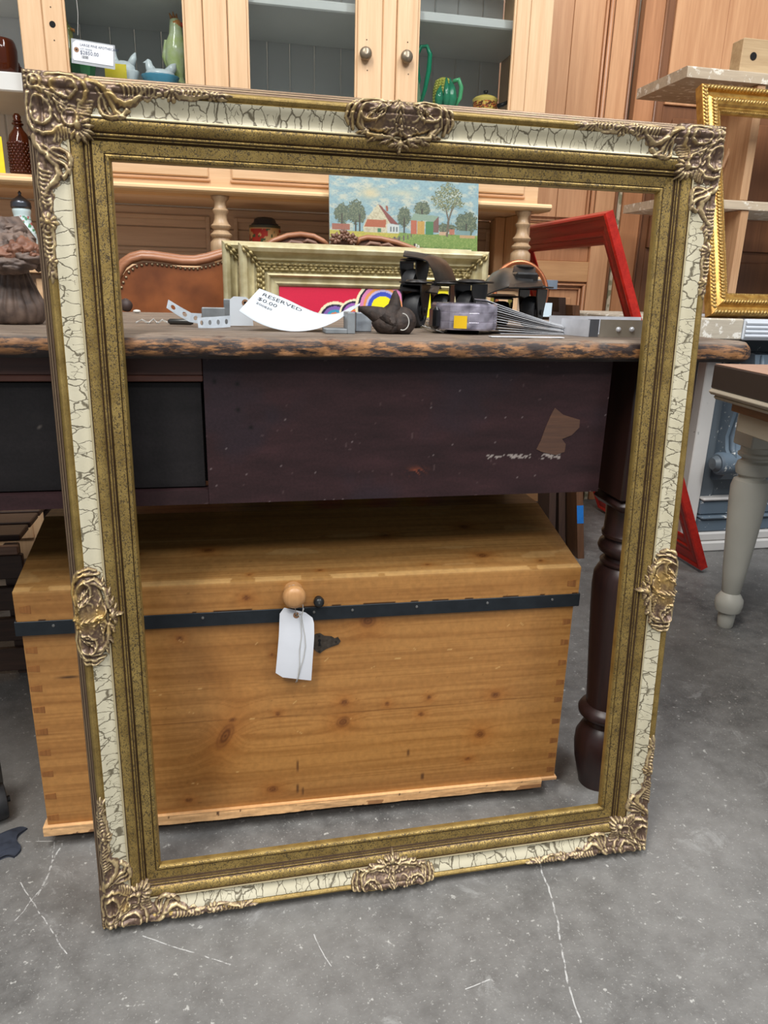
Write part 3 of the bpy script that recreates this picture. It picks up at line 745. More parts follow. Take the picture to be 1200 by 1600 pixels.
# lid: a shallow box with a front that slopes up to a flat top
def lf(a, b):
    c = pine(a, b, [(.305, .02, .006, .004, 0)], (), 21)
    c = mixc(c, (b < .003)*(vnoise(a*60, b*9, 3) > .6)*.8, (50, 32, 20)); return mixc(c, np.clip((b-.040)/.004, 0, 1)*.45, (224, 180, 116))
grid('lid_front', M3((-.004, -.004, ZL)), X_, Z_, CWD+.008, ZT-ZL-.0005, 420, 24, lf, m_chest, chest, .018)
SL = Vector((0, .187, .046)); sl = SL.length; SLd = MC.to_3x3() @ SL.normalized()
def lt(a, b):
    ks = []
    for p in ((325, 860), (504, 838), (600, 836), (500, 891), (390, 898), (668, 882), (845, 876), (754, 868), (725, 823), (217, 866)):
        d = FW+RT*((p[0]-600)/FPX)-UP*((p[1]-800)/FPX); nn = X_.cross(SLd); o = Vector(M3((-.004, -.004, ZT))); t = (o-CP).dot(nn)/d.dot(nn); q = CP+d*t-o
        big = .010 if p in ((325, 860), (754, 868), (725, 823), (600, 836)) else .0035
        ks.append((q.dot(X_), q.dot(SLd), big, big*.6, 0))
    c = pine(a, b, ks, [(.2, .13, .25, .05, 0, .25)], 33, base=(182, 136, 80), dark=(134, 88, 44))
    c = mixc(c, (b < .010)*(vnoise(a*30, b*20, 3) > .3)*.5, (226, 184, 124)); c = mixc(c, (vnoise(a*8, b*90, 6) > .84)*.3, (214, 178, 124))
    return c
grid('lid_top', M3((-.004, -.004, ZT)), X_, SLd, CWD+.008, sl, 400, 100, lt, m_chest, chest, .015)
grid('lid_top', M3((-.004, -.004+SL.y+.0006, ZT+SL.z)), X_, Y_, CWD+.008, CDP-SL.y+.006, 200, 60, lambda a, b: pine(a, b, (), (), 41, base=(200, 152, 92)), m_chest, chest, .015)
for sx in (0, 1):
    x0 = -.004 if sx == 0 else CWD-.014
    P = [(.0145, ZL+.0), (CDP+.002, ZL), (CDP+.002, ZT+SL.z-.016), (SL.y, ZT+SL.z-.0165), (.0145, ZT-.014)]
    V = [(x0, y, z) for y, z in P]+[(x0+.018, y, z) for y, z in P]; n = 5
    F = [tuple(range(n)), tuple(reversed(range(n, 2*n)))]+[(i, i+n, (i+1) % n+n, (i+1) % n) for i in range(n)]
    mesh('lid_side', V, F, m_side, chest, local=True)
cb('lid_back', -.004, CWD+.004, CDP-.012, CDP+.0019, ZL, ZT+SL.z-.0165, m_side)
m_iron = plain('blackened_iron', (44, 50, 56), .5, .5, .15, 60, .2)
band = B(); band.box(-.0065, CWD+.0065, -.0062, -.0042, ZP-.0005, ZP+.0205, .0006); band.box(-.0065, -.0045, -.0042, CDP, ZP-.0005, ZP+.0205, .0004); band.box(CWD+.0045, CWD+.0065, -.0042, CDP, ZP-.0005, ZP+.0205, .0004)
bo = mesh('iron_band', band.V, band.F, m_iron, chest, local=True)
for p in ((85, 972), (317, 960), (550, 942), (650, 939), (760, 935), (861, 931), (490, 950)):
    x, z = cat_(*p); b = B().lathe([(0, 0), (.0022, 0), (.0018, .0008), (0, .0012)], n=10, M=Matrix.Translation((x, -.0062, ZP+.010+.003)) @ Matrix.Rotation(PI/2, 4, 'X'))
    mesh('nail_head', b.V, b.F, plain('worn_steel', (150, 150, 148), .35, .8), bo, local=True)
# filler between body and lid
cb('lid_seam', .0, CWD, .0, CDP, ZP+.0005, ZL-.0005, plain('seam_shadow', (60, 40, 22), .8))
# dovetails
m_dt = wood('end_grain', (168, 112, 56), (116, 70, 34), 'z', .55, 2)
dl = [(54, 1016), (58, 1045), (62, 1076), (66, 1109), (71, 1143), (75, 1176), (79, 1209), (83, 1244), (86, 1277)]
for p in dl:
    z = cat_(*p)[1]; P = [(.0015, z-.0036), (.0165, z-.0052), (.0165, z+.0052), (.0015, z+.0036)]
    b = B().prism(P, (0, -.0004, 0), (1, 0, 0), (0, 0, 1), .004); mesh('dovetail', b.V, b.F, m_dt, chest, local=True)
for p in ((888, 971), (883, 1003), (878, 1035), (870, 1066), (867, 1093), (862, 1127), (860, 1157), (857, 1180), (856, 1202)):
    z = cat_(*p)[1]; P = [(CWD-.0145, z-.0052), (CWD-.0015, z-.0036), (CWD-.0015, z+.0036), (CWD-.0145, z+.0052)]
    b = B().prism(P, (0, -.0004, 0), (1, 0, 0), (0, 0, 1), .004); mesh('dovetail', b.V, b.F, m_dt, chest, local=True)
for x in (.002, CWD-.016):
    b = B().prism([(x, ZL+.014), (x+.014, ZL+.012), (x+.014, ZL+.024), (x, ZL+.022)], (0, -.0044, 0), (1, 0, 0), (0, 0, 1), .004); mesh('dovetail', b.V, b.F, m_dt, chest, local=True)
# plinth strip with worm holes
def pf(a, b):
    c = pine(a, b, (), (), 51, base=(226, 180, 128), dark=(190, 138, 88)); c = mixc(c, (vnoise(a*150, b*150, 7) > .93)*.8, (70, 44, 30))
    return mixc(c, (vnoise(a*14, b*30, 4) > .75)*(b < .006)*.7, (120, 80, 50))
grid('plinth', M3((-.006, -.006, .024)), X_, Z_, CWD+.012-.03, .0155, 400, 8, pf, m_chest, chest, .018, hf=lambda a, b: (fbm(a*20, b*60, 2)-.5)*.004*(b < .013))
cb('plinth', -.006, .012, .0125, CDP, .026, ZB-.0005, m_raw); cb('plinth', CWD-.012, CWD+.006, .0125, CDP, .026, ZB-.0005, m_raw)
cb('plinth', CWD-.025, CWD+.004, -.004, .0123, .034, ZB-.0005, m_raw)
m_wh = plain('white_plastic', (214, 212, 206), .4)
for x, y in ((.12, .06), (CWD-.13, .05), (.12, CDP-.06), (CWD-.13, CDP-.06)):
    b = B().lathe([(0, 0), (.016, 0), (.020, .006), (.022, .02), (.010, .026), (.010, .0415), (0, .0415)], (x, y, 0), 20); mesh('caster', b.V, b.F, m_wh, chest, local=True, smooth=False, angle=40, label='small white plastic foot')
# knob, black bead, keyhole plate
def front(prof, p, n=28, y=-.004):
    x, z = cat_(*p); return B().lathe(prof, n=n, M=Matrix.Translation((x, y, z)) @ Matrix.Rotation(PI/2, 4, 'X'))
kx, kz = cat_(458, 921)
b = front([(0, 0), (.014, 0), (.0135, .003), (.011, .007), (.0108, .010), (.013, .013), (.0162, .018), (.0165, .023), (.0150, .026), (.0155, .0265), (.0145, .029), (.009, .0315), (0, .032)], (458, 921)); mesh('knob', b.V, b.F, wood('knob_wood', (196, 148, 98), (168, 120, 74), 'z', .4), chest, local=True, angle=50, label='round turned wooden knob')
b = front([(0, 0), (.006, 0), (.005, .003), (.0078, .007), (.0072, .012), (.004, .0148), (0, .0152)], (497, 935)); mesh('black_knob', b.V, b.F, plain('black_iron_knob', (40, 42, 44), .35, .3), chest, local=True, smooth=True, label='small black iron knob')
ep = [cat_(*p) for p in ((488, 1003), (489, 993), (494, 990), (500, 989), (507, 993), (518, 994), (523, 997), (528, 995), (532, 1001), (529, 1006), (523, 1008), (517, 1010), (510, 1013), (505, 1016), (500, 1020), (495, 1018), (490, 1013), (487, 1008))]
b = B().prism(list(reversed(ep)), (0, -.0016, 0), (1, 0, 0), (0, 0, 1), .0016); eo = mesh('keyhole_plate', b.V, b.F, plain('old_pewter', (96, 88, 80), .45, .7, .25, 200, .4), chest, local=True, label='cast grey metal keyhole plate')
x, z = cat_(499, 1003); kp = [(x+.0022*math.cos(a), z+.003+.0026*math.sin(a)) for a in [PI*(-.3+1.6*i/10) for i in range(11)]]+[(x-.002, z-.006), (x+.002, z-.006)]
b = B().prism(kp, (0, -.00175, 0), (1, 0, 0), (0, 0, 1), .001); mesh('keyhole', b.V, b.F, plain('hole_black', (8, 8, 8), .9), eo, local=True)
for p in ((499, 993), (525, 1002), (499, 1017)):
    x, z = cat_(*p); b = B().lathe([(0, 0), (.0018, 0), (.0015, .0008), (0, .001)], n=10, M=Matrix.Translation((x, -.0016, z)) @ Matrix.Rotation(PI/2, 4, 'X')); mesh('screw', b.V, b.F, plain('screw_dark', (60, 56, 52), .4, .6), eo, local=True)
# the paper tag on its string
m_tag = plain('tag_card', (226, 229, 236), .7, 0, .03)
tp = [cat_(*p) for p in ((443.5, 943), (436.5, 949), (435, 985), (432, 1020), (429.5, 1048), (457, 1052), (485, 1055), (487, 1020), (489.5, 985), (489, 960), (480, 951))]
ptag = thing('paper_price_tag', 'blank white paper tag hung by string from the chest knob', 'tag', M3((kx, -.02, kz-.09)))
def tagpt(x, z, off=0):
    y = -.012 - .006*math.sin((kz-z)*18) - off
    return M3((x, y, z))
pc = np.array(tp); cxm = pc.mean(0); nst = 14; V = []; F = []
zs = sorted(set([p[1] for p in tp]))
zmin = min(zs); zmax = max(zs)
def span(z):
    xs = []
    for i in range(len(tp)):
        a, c = tp[i], tp[(i+1) % len(tp)]
        if (a[1]-z)*(c[1]-z) <= 0 and a[1] != c[1]: xs.append(a[0]+(c[0]-a[0])*(z-a[1])/(c[1]-a[1]))
    return min(xs), max(xs)
for i in range(nst+1):
    z = zmin+.0004+(zmax-zmin-.0008)*i/nst; a, c = span(z)
    for j in range(7): V.append(tagpt(a+(c-a)*j/6, z))
nb = len(V); V += [tuple(np.array(v)+np.array(Y_)*.0005) for v in V]
for i in range(nst):
    for j in range(6):
        q = i*7+j; F.append((q, q+1, q+8, q+7)); F.append((q+nb, q+7+nb, q+8+nb, q+1+nb))
for i in range(nst): F += [(i*7, i*7+7, i*7+7+nb, i*7+nb), (i*7+6, i*7+6+nb, i*7+13+nb, i*7+13)]
for j in range(6): F += [(j, j+nb, j+1+nb, j+1), (nst*7+j, nst*7+j+1, nst*7+j+1+nb, nst*7+j+nb)]
mesh('card', V, F, m_tag, ptag)
hx, hz = cat_(462, 954)
b = B(); ring = []
for r0 in (.0016, .0046):
    for i in range(20): a = 2*PI*i/20; ring.append(tagpt(hx+r0*math.cos(a), hz+r0*math.sin(a), .0004))
b.add(ring, [(i, (i+1) % 20, 20+(i+1) % 20, 20+i) for i in range(20)]); b.obj('reinforcing_ring', plain('kraft_ring', (158, 116, 84), .7), ptag)
b = B(); b.add([tagpt(hx+.0017*math.cos(2*PI*i/16), hz+.0017*math.sin(2*PI*i/16), .0003) for i in range(16)], [tuple(range(16))]); b.obj('hole', plain('hole_black', (8, 8, 8), .9), ptag)
m_str = plain('white_string', (206, 204, 198), .8)
def tp_(px, py, o=.002): x, z = cat_(px, py); return tagpt(x, z, o)
b = B()
kring = [M3((kx+.012*math.cos(a), -.0125, kz+.012*math.sin(a))) for a in [math.radians(-60-i*30) for i in range(11)]]
b.tube([tp_(462, 954, .0006), tp_(461, 948, .003), tp_(460, 942, .004), tuple(kring[0])]+kring+[tp_(472, 942, .004), tp_(471, 950, .003), tp_(462, 955, .0008)], .0006, 6)
b.tube([tp_(473, 942, .005), tp_(470, 955, .002), tp_(472, 968, .0012), tp_(475, 985, .0012), tp_(476, 1000, .0012), tp_(473, 1018, .0012), tp_(468, 1036, .0012), tp_(463, 1056, .0015)], .00055, 6)
b.tube([tp_(465, 950, .004), tp_(469, 962, .0015), tp_(470, 985, .001), tp_(467, 1005, .001), tp_(467, 1030, .001), tp_(464, 1050, .001), tp_(461, 1057, .0015)], .00055, 6)
b.obj('string', m_str, ptag, smooth=True)

# ------------------------------------------------------------------ THE PINE CABINET BEHIND
m_pine = wood('pale_pine', (226, 190, 150), (200, 160, 118), 'z', .45, .6, .45)
m_pineh = wood('pale_pine_across', (226, 190, 150), (198, 158, 116), 'x', .45, .6, .45)
m_pined = wood('weathered_pine', (230, 210, 186), (200, 176, 152), 'x', .55, .6, .5)
m_white = plain('white_paint_interior', (216, 216, 214), .6, 0, .06, 6)
_g = NT('old_glass'); _f = _g.n('ShaderNodeFresnel', {0: 1.28}); _t = _g.n('ShaderNodeBsdfTransparent', {0: (.93, .95, .95, 1)})
_w = _g.noise(_g.coord((3, 3, 1)), 5, 3); _bp = _g.n('ShaderNodeBump', {'Strength': .25, 'Distance': .004, 'Height': _w})
_s = _g.n('ShaderNodeBsdfGlossy', {'Color': (1, 1, 1, 1), 'Roughness': .02, 'Normal': _bp.outputs[0]}); _m = _g.n('ShaderNodeMixShader', {0: _f.outputs[0], 1: _t.outputs[0], 2: _s.outputs[0]})
_g.t.links.new(_m.outputs[0], _g.t.nodes['Material Output'].inputs[0]); m_glass = _g.m
YC = 1.10
cab = thing('glazed_pine_cabinet', 'tall pale pine cabinet with glazed doors and turned columns behind the table', 'cabinet', (.2, 1.3, 0))
def X0(px, py=60, Y=YC): return at(px, py, Y=Y).x
def Z0(px, py, Y=YC): return at(px, py, Y=Y).z
def cbx(name, x0, x1, y0, y1, z0, z1, m, bev=.002, parent=None, label=None): return B().box(x0, x1, y0, y1, z0, z1, bev).obj(name, m, parent or cab, label=label)
xp0, xp1 = X0(33), X0(70); xd1 = X0(102); xa1 = X0(290); xq0 = X0(318); xq1 = X0(356); xb0 = X0(386); xb1 = X0(558); xm0 = X0(597); xm1 = X0(619); xc0 = X0(652); xc1 = X0(804); xe0 = X0(826); xe1 = X0(862)
zl = Z0(853, 321); zlb = zl-.017; zdk = 1.262; zt = 2.0; zr = zl+.075
CYb = 1.42
# sides, back boards, shelves
cbx('top_board', -1.3, xe1+.02, YC-.03, CYb, zt, zt+.03, m_pineh); cbx('cornice', -1.32, xe1+.04, YC-.06, YC-.03, zt-.06, zt+.03, m_pineh, .01)
cbx('side_panel', xe1-.022, xe1, YC+.026, CYb-.01, zl+.0005, zt-.001, m_pine)
cbx('divider', xp0+.012, xp0+.03, YC+.026, CYb-.012, zdk-.0+.0, zt-.001, m_white)
cbx('divider', xq0+.012, xq0+.028, YC+.026, CYb-.012, zdk, zt-.001, m_white)
k = 0; x = -1.3
while x < xe1-.03:
    w = .062+.012*((k*7) % 3)/2; x2 = min(x+w, xe1-.023)
    cbx('back_board', x+.0006, x2-.0006, CYb-.010, CYb, zl+.001, zt-.001, m_white, .003); x = x2; k += 1
m_shelf = plain('white_shelf_paint', (214, 214, 210), .5, 0, .05, 8)
for z in (zdk-.04, 1.445, 1.70):
    cbx('shelf', -1.3, xe1-.023, YC+.03, CYb-.011, z, z+.022 if z > 1.3 else zdk, m_shelf, .003)
cbx('deck', -1.3, xe1-.023, YC+.03, CYb-.011, zl+.0005, zl+.012, m_pineh)
# posts and doors
cbx('post', xp0, xp1, YC, YC+.025, zl+.0005, zt, m_pine); cbx('post', xq0, xq1, YC, YC+.025, zr, zt, m_pine); cbx('post', xe0, xe1, YC, YC+.025, zr, zt, m_pine)
def door(x0, gx0, gx1, x1, hole=None):
    zb = zr+.002; f = cbx('door', x0+.001, gx0, YC-.006, YC+.018, zb, zt-.08, m_pine, .002)
    cbx('stile', gx1, x1-.001, YC-.006, YC+.018, zb, zt-.08, m_pine, .002, f)
    cbx('door_rail', gx0+.0002, gx1-.0002, YC-.005, YC+.017, zb, zb+.055, m_pineh, .002, f); cbx('door_rail', gx0+.0002, gx1-.0002, YC-.005, YC+.017, zt-.14, zt-.08, m_pineh, .002, f)
    b = B(); e = .005
    for (a, c, p, q) in ((gx0, gx0+e, zb+.055, zt-.14), (gx1-e, gx1, zb+.055, zt-.14), (gx0, gx1, zb+.055, zb+.055+e), (gx0, gx1, zt-.14-e, zt-.14)): b.box(a, c, YC-.002, YC+.006, p, q, .001)
    b.obj('glazing_bead', m_pine, f)
    B().box(gx0+.001, gx1-.001, YC+.007, YC+.0095, zb+.056, zt-.141).obj('pane', m_glass, f)
    return f
dA = door(xp1, xd1, xa1, xq0); dB = door(xq1, xb0, xb1, xm0); dC = door(xm1, xc0, xc1, xe0)
cbx('astragal', xm0+.0, xm1, YC-.003, YC+.012, zr+.002, zt-.08, m_pine, .003)
m_knob = plain('tarnished_brass_knob', (150, 136, 116), .35, .6, .2, 90)
for (px, py) in ((572, 83), (636, 88)):
    p = at(px, py, Y=YC-.02); d = dB if px < 600 else dC
    B().lathe([(0, 0), (.009, 0), (.0075, .002), (.0125, .005), (.0150, .010), (.0145, .015), (.0105, .019), (.005, .0205), (0, .021)], n=20, M=Matrix.Translation((p.x, YC-.006, p.z)) @ Matrix.Rotation(PI/2, 4, 'X')).obj('knob', m_knob, d, smooth=True)
p = at(82, 38, Y=YC-.006); B().lathe([(0, 0), (.0065, 0), (.0065, .0006), (0, .0006)], n=20, M=Matrix.Translation((p.x, YC-.0062, p.z)) @ Matrix.Rotation(PI/2, 4, 'X')).obj('bore_hole', plain('hole_black', (8, 8, 8), .9), dA)
for (px, py) in ((573, 62), (574, 110), (637, 66), (638, 116), (79, 11), (85, 63)):
    p = at(px, py, Y=YC-.006); B().lathe([(0, 0), (.0014, 0), (.0014, .0004), (0, .0004)], n=8, M=Matrix.Translation((p.x, YC-.0062, p.z)) @ Matrix.Rotation(PI/2, 4, 'X')).obj('screw_hole', plain('hole_black', (8, 8, 8), .9), dA if px < 100 else (dB if px < 600 else dC))
# frieze with raised panels, then the moulded ledge
cbx('frieze_rail', xp1, xe1, YC+.002, YC+.022, zl+.0005, zr-.0005, m_pineh)
for a, c in ((172, 326), (362, 516), (600, 820)):
    p0, p1 = X0(a, 275), X0(c, 280); b = B()
    b.box(p0, p1, YC-.006, YC+.0015, zl+.022, zr-.004, .003); b.obj('raised_panel', m_pineh, cab)
    B().box(p0-.004, p1+.004, YC-.004, YC+.0012, zl+.013, zl+.0205, .0025).obj('panel_moulding', wood('pine_moulding', (206, 160, 120), (176, 130, 94), 'x', .4), cab)
b = B()
prf = [(YC+.06, zlb), (YC-.018, zlb), (YC-.022, zlb+.003), (YC-.026, zlb+.004), (YC-.030, zlb+.008), (YC-.030, zl-.004), (YC-.026, zl), (YC+.06, zl)]
xl, xr = -1.3, xe1+.028; n = len(prf)
b.add([(xl, y, z) for y, z in prf]+[(xr, y, z) for y, z in prf], [tuple(reversed(range(n))), tuple(range(n, 2*n))]+[(i, (i+1) % n, (i+1) % n+n, i+n) for i in range(n)])
b.obj('ledge', wood('ledge_pine', (236, 206, 160), (214, 178, 130), 'x', .45), cab, angle=30)
cbx('ledge_board', -1.3, xe1+.02, YC+.0605, CYb, zlb, zl, m_pined)
# niche, columns, counter, base
ZC = .854
def col(px, Y):
    x = at(px, 372, Y=Y).x; h = zlb-ZC-.0005
    pr = [(0, 0), (.012, 0), (.013, .004), (.020, .010), (.027, .028), (.029, .045), (.028, .058), (.022, .064), (.021, .067), (.0275, .072), (.028, .076), (.022, .081), (.0185, .086), (.0245, .091), (.026, .096), (.020, .102), (.0165, .110), (.016, .122), (.020, .127), (.021, .132), (.016, .137), (.0145, .144), (.016, .152), (.022, .158), (.024, .164), (0, .164)]
    k = h/.164; B().lathe([(r*.96, z*k) for r, z in pr], (x, Y, ZC), 28).obj('column', wood('turned_pine', (196, 168, 134), (158, 128, 96), 'z', .4, .7), cab, angle=45)
col(346, YC+.005); col(815, YC+.005); col(-150, YC+.005)
cbx('counter', -1.3, xe1+.02, YC-.02, CYb+.02, ZC-.028, ZC-.0005, m_pineh)
cbx('niche_back', -1.3, xe1-.02, CYb, CYb+.012, ZC, zlb-.0005, m_pined)
zq = ZC
for i in range(3):
    cbx('niche_plank', -1.3, xe1-.02, CYb-.006, CYb-.0005, zq+.0005, zq+.053, m_pined, .002); zq += .0545
zp0, zp1 = Z0(250, 392, 1.41), Z0(250, 342, 1.41)
for a, c in ((150, 322), (372, 560), (600, 760)):
    u0, u1 = at(a, 365, Y=1.41).x, at(c, 365, Y=1.41).x; b = B()
    for q in ((u0, u1, zp1, zp1+.012), (u0, u1, zp0-.012, zp0), (u1, u1+.012, zp0-.012, zp1+.012), (u0-.012, u0, zp0-.012, zp1+.012)): b.box(q[0], q[1], CYb-.014, CYb-.0065, q[2], q[3], .002)
    b.obj('panel_frame', m_pined, cab)
cbx('niche_post', at(770, 380, Y=1.3).x, xe1-.0205, 1.28, 1.30, ZC, zlb-.0005, m_pine); cbx('niche_side', xe1-.02, xe1, YC+.04, CYb, ZC, zlb-.0005, m_pine)
cbx('carcass', -1.3, xe1, YC+.02, CYb, .06, ZC-.0285, m_pined); cbx('plinth', -1.29, xe1-.01, YC+.035, CYb, 0, .0595, m_pined)
for i in range(5):
    x = xe1-.02-.42*(i+1); f = cbx('door', x, x+.405, YC, YC+.0195, .09, ZC-.19, m_pine); cbx('raised_panel', x+.06, x+.345, YC-.006, YC-.0005, .15, ZC-.25, m_pine, .004, f)
    f = cbx('drawer', x, x+.405, YC, YC+.0195, ZC-.18, ZC-.04, m_pineh); B().ball((x+.2, YC-.013, ZC-.11), .013).obj('knob', m_knob, f, smooth=True)
p = at(845, 437, Y=YC-.03); q = at(872, 452, Y=YC-.03)
cbx('steel_plate', p.x-.06, q.x, YC-.024, YC-.0215, q.z, p.z, plain('bluish_steel', (138, 152, 168), .35, .5), .0005, label='bluish steel plate sticking out')

# --- wares in the cabinet
m_amber = NT('amber_hobnail_glass'); m_amber.fin(lin((82, 34, 14)), .08, 0, Transmission_Weight=.35, IOR=1.45); m_amber = m_amber.m
def onshelf(px, Y=1.2, z=None): return at(px, 110, Y=Y).x
zs = zdk
# amber jug, cut off by the left border
x = at(2, 80, Y=1.17).x
j = thing('amber_glass_jug', 'dark amber glass jug on the upper left shelf', 'jug', (x, 1.17, zs+.0005))
B().lathe([(0, 0), (.026, 0), (.030, .006), (.033, .03), (.034, .052), (.031, .066), (.028, .072), (.026, .072), (.029, .064), (0, .06)], (x, 1.17, zs+.0005), 28).obj('body', m_amber, j, smooth=True)
B().tube([(x-.03, 1.17, zs+.055), (x-.052, 1.17, zs+.05), (x-.056, 1.17, zs+.03), (x-.033, 1.17, zs+.018)], .004).obj('handle', m_amber, j, smooth=True)
def hobnail(px, Yb, zb, hgt, rad, label, stopper=True):
    x = at(px, 180, Y=Yb).x; o = thing('hobnail_bottle', label, 'bottle', (x, Yb, zb))
    b = B(); pr = [(0, 0), (rad*.85, 0), (rad, hgt*.05), (rad, hgt*.5), (rad*.85, hgt*.64), (rad*.45, hgt*.74), (rad*.33, hgt*.80), (rad*.5, hgt*.82), (rad*.5, hgt*.84), (0, hgt*.84)]
    b.lathe(pr, (x, Yb, zb), 26)
    rows = 11
    for i in range(rows):
        zz = zb+hgt*(.05+.50*i/rows); n = 18
        for k in range(n):
            a = 2*PI*(k+.5*(i % 2))/n; b.ball((x+rad*.97*math.cos(a), Yb+rad*.97*math.sin(a), zz), rad*.15, 6, 4)
    b.obj('body', m_amber, o, smooth=True)
    B().lathe([(rad*.2, 0), (rad*.42, hgt*.02), (rad*.3, hgt*.05), (rad*.36, hgt*.1), (rad*.2, hgt*.15), (0, hgt*.16)], (x, Yb, zb+hgt*.845), 16).obj('stopper', m_amber, o, smooth=True)
    return o
hobnail(26, 1.17, zl+.0125, .135, .026, 'tall amber hobnail bottle with stopper beside the carved frame corner')
hobnail(30, 1.25, zs+.0005, .07, .016, 'small amber hobnail bottle half hidden behind the cabinet post')
# yellow price card and glass ornament above
p = at(0, 218, Y=1.14); q = at(9, 245, Y=1.14)
o = B().box(p.x-.04, q.x-.004, 1.138, 1.140, zl+.0125, p.z+.006, .0004).obj('yellow_card', plain('sticker_yellow', (238, 214, 30), .5)); tag(o, 'yellow card standing beside the tall amber bottle', 'card')
x = at(22, 25, Y=1.2).x
o = B().lathe([(0, 0), (.012, 0), (.012, .05), (.009, .055), (.009, .07), (0, .07)], (x+.002, 1.23, 1.4675), 16).obj('glass_vial', plain('blue_grey_glass', (96, 112, 138), .15)); tag(o, 'blue-grey glass vial on the top left shelf', 'vial')
def ceramic(name, c, r=.15, c2=None, sc=30): return plain(name, c, r, 0, .1, sc, 0, c2)
m_yg = ceramic('olive_yellow_glaze', (176, 168, 92), .15, (112, 120, 60), 60); m_wg = ceramic('milk_white_glaze', (226, 234, 238)); m_or = ceramic('orange_glaze', (214, 142, 70)); m_gg = ceramic('green_glaze', (60, 150, 110), .12, (30, 110, 80)); m_bl = ceramic('turquoise_glass', (80, 150, 178), .08)
def bird(px, Y, zb, hgt, body, head, beak, label, name='ceramic_bird', lean=1):
    x = at(px, 80, Y=Y).x; o = thing(name, label, 'figurine', (x, Y, zb)); h = hgt
    V = B(); V.tube([(x, Y, zb), (x+.001, Y, zb+h*.08), (x, Y, zb+h*.2), (x-.002*lean, Y, zb+h*.4), (x, Y, zb+h*.6), (x+.002*lean, Y, zb+h*.74), (x+.002*lean, Y, zb+h*.86), (x, Y, zb+h*.93), (x, Y, zb+h*.95)], [h*.12, h*.13, h*.09, h*.15, h*.15, h*.10, h*.09, h*.07, h*.02], 16)
    V.obj('body', body, o, smooth=True)
    B().ball((x+.003*lean, Y, zb+h*.86), (h*.095, h*.09, h*.09)).obj('head', head, o, smooth=True)
    B().tube([(x+h*.07*lean, Y-h*.03, zb+h*.87), (x+h*.14*lean, Y-h*.04, zb+h*.86), (x+h*.15*lean, Y-h*.04, zb+h*.82)], [h*.035, h*.025, h*.004], 8).obj('beak', beak, o, smooth=True)
    b = B()
    for s_ in (-1, 1): b.tube([(x+s_*h*.12, Y, zb+h*.66), (x+s_*h*.15, Y+.004, zb+h*.45), (x+s_*h*.08, Y+.012, zb+h*.16)], [h*.04, h*.06, h*.012], 8)
    b.obj('wing', body, o, smooth=True)
    b = B()
    for k in range(3): b.tube([(x+(k-1)*h*.03, Y, zb+h*.93), (x+(k-1)*h*.05-.003*lean, Y, zb+h*(1.03-.02*abs(k-1)))], [h*.03, h*.008], 6)
    b.obj('crest', head, o, smooth=True); return o
bird(106, 1.22, zs+.0005, .135, m_yg, m_yg, m_or, 'olive yellow ceramic bird at the left end behind the first pane', 'ceramic_bird')
bird(275, 1.2, zs+.0005, .165, ceramic('pale_rooster_glaze', (206, 214, 186), .12, (170, 190, 90), 40), m_or, ceramic('red_glaze', (190, 50, 30)), 'tall ceramic rooster with orange head beside the blue hen dish', 'ceramic_rooster')
def hen(px, Y, hgt, top, base, label, w=.04):
    x = at(px, 110, Y=Y).x; zb = zs+.0005; o = thing('hen_dish', label, 'dish', (x, Y, zb)); h = hgt
    M = Matrix.Translation((x, Y, zb)) @ Matrix.Diagonal((1.35, .9, 1, 1))
    B().lathe([(0, 0), (w*.62, 0), (w*.8, h*.12), (w, h*.36), (w*.97, h*.4), (0, h*.38)], n=36, M=M, flute=lambda a, z: 1+.04*math.cos(a*18)).obj('dish', base, o, smooth=True)
    b = B(); b.ball((x, Y, zb+h*.44), (w*1.1, w*.7, h*.2)); b.tube([(x-w*.5, Y, zb+h*.45), (x-w*.75, Y, zb+h*.68), (x-w*.8, Y, zb+h*.86), (x-w*.78, Y, zb+h*.93)], [w*.45, w*.3, w*.24, w*.1], 12)
    b.tube([(x-w*.95, Y, zb+h*.84), (x-w*1.2, Y, zb+h*.80)], [w*.1, w*.02], 6); b.tube([(x+w*.6, Y, zb+h*.5), (x+w*1.0, Y, zb+h*.74), (x+w*1.15, Y, zb+h*.86)], [w*.4, w*.28, w*.06], 10)
    b.obj('hen_lid', top, o, smooth=True); return o
hen(250, 1.17, .062, m_wg, m_bl, 'milk glass hen on a blue dish behind the first pane', .032)
hen(193, 1.185, .085, m_wg, m_wg, 'all-white milk glass hen dish beside the hanging price tag', .026)
x = at(128, 100, Y=1.2).x; b = B().lathe([(0, 0), (.02, 0), (.024, .01), (.03, .045), (.027, .05), (0, .05)], (x, 1.2, zs+.0005), 24, flute=lambda a, z: 1+.06*math.cos(a*8)); tag(b.obj('green_glass_bowl', plain('green_pressed_glass', (70, 130, 84), .1)), 'green pressed glass bowl under the hanging price tag', 'bowl')
p = at(163, 101, Y=1.15); q = at(198, 115, Y=1.15); tag(B().box(p.x, q.x, 1.149, 1.1504, zs+.0005, p.z+.004, .0003).obj('yellow_card', plain('sticker_yellow', (238, 214, 30), .5)), 'small yellow card leaning before the white hen dish', 'card')
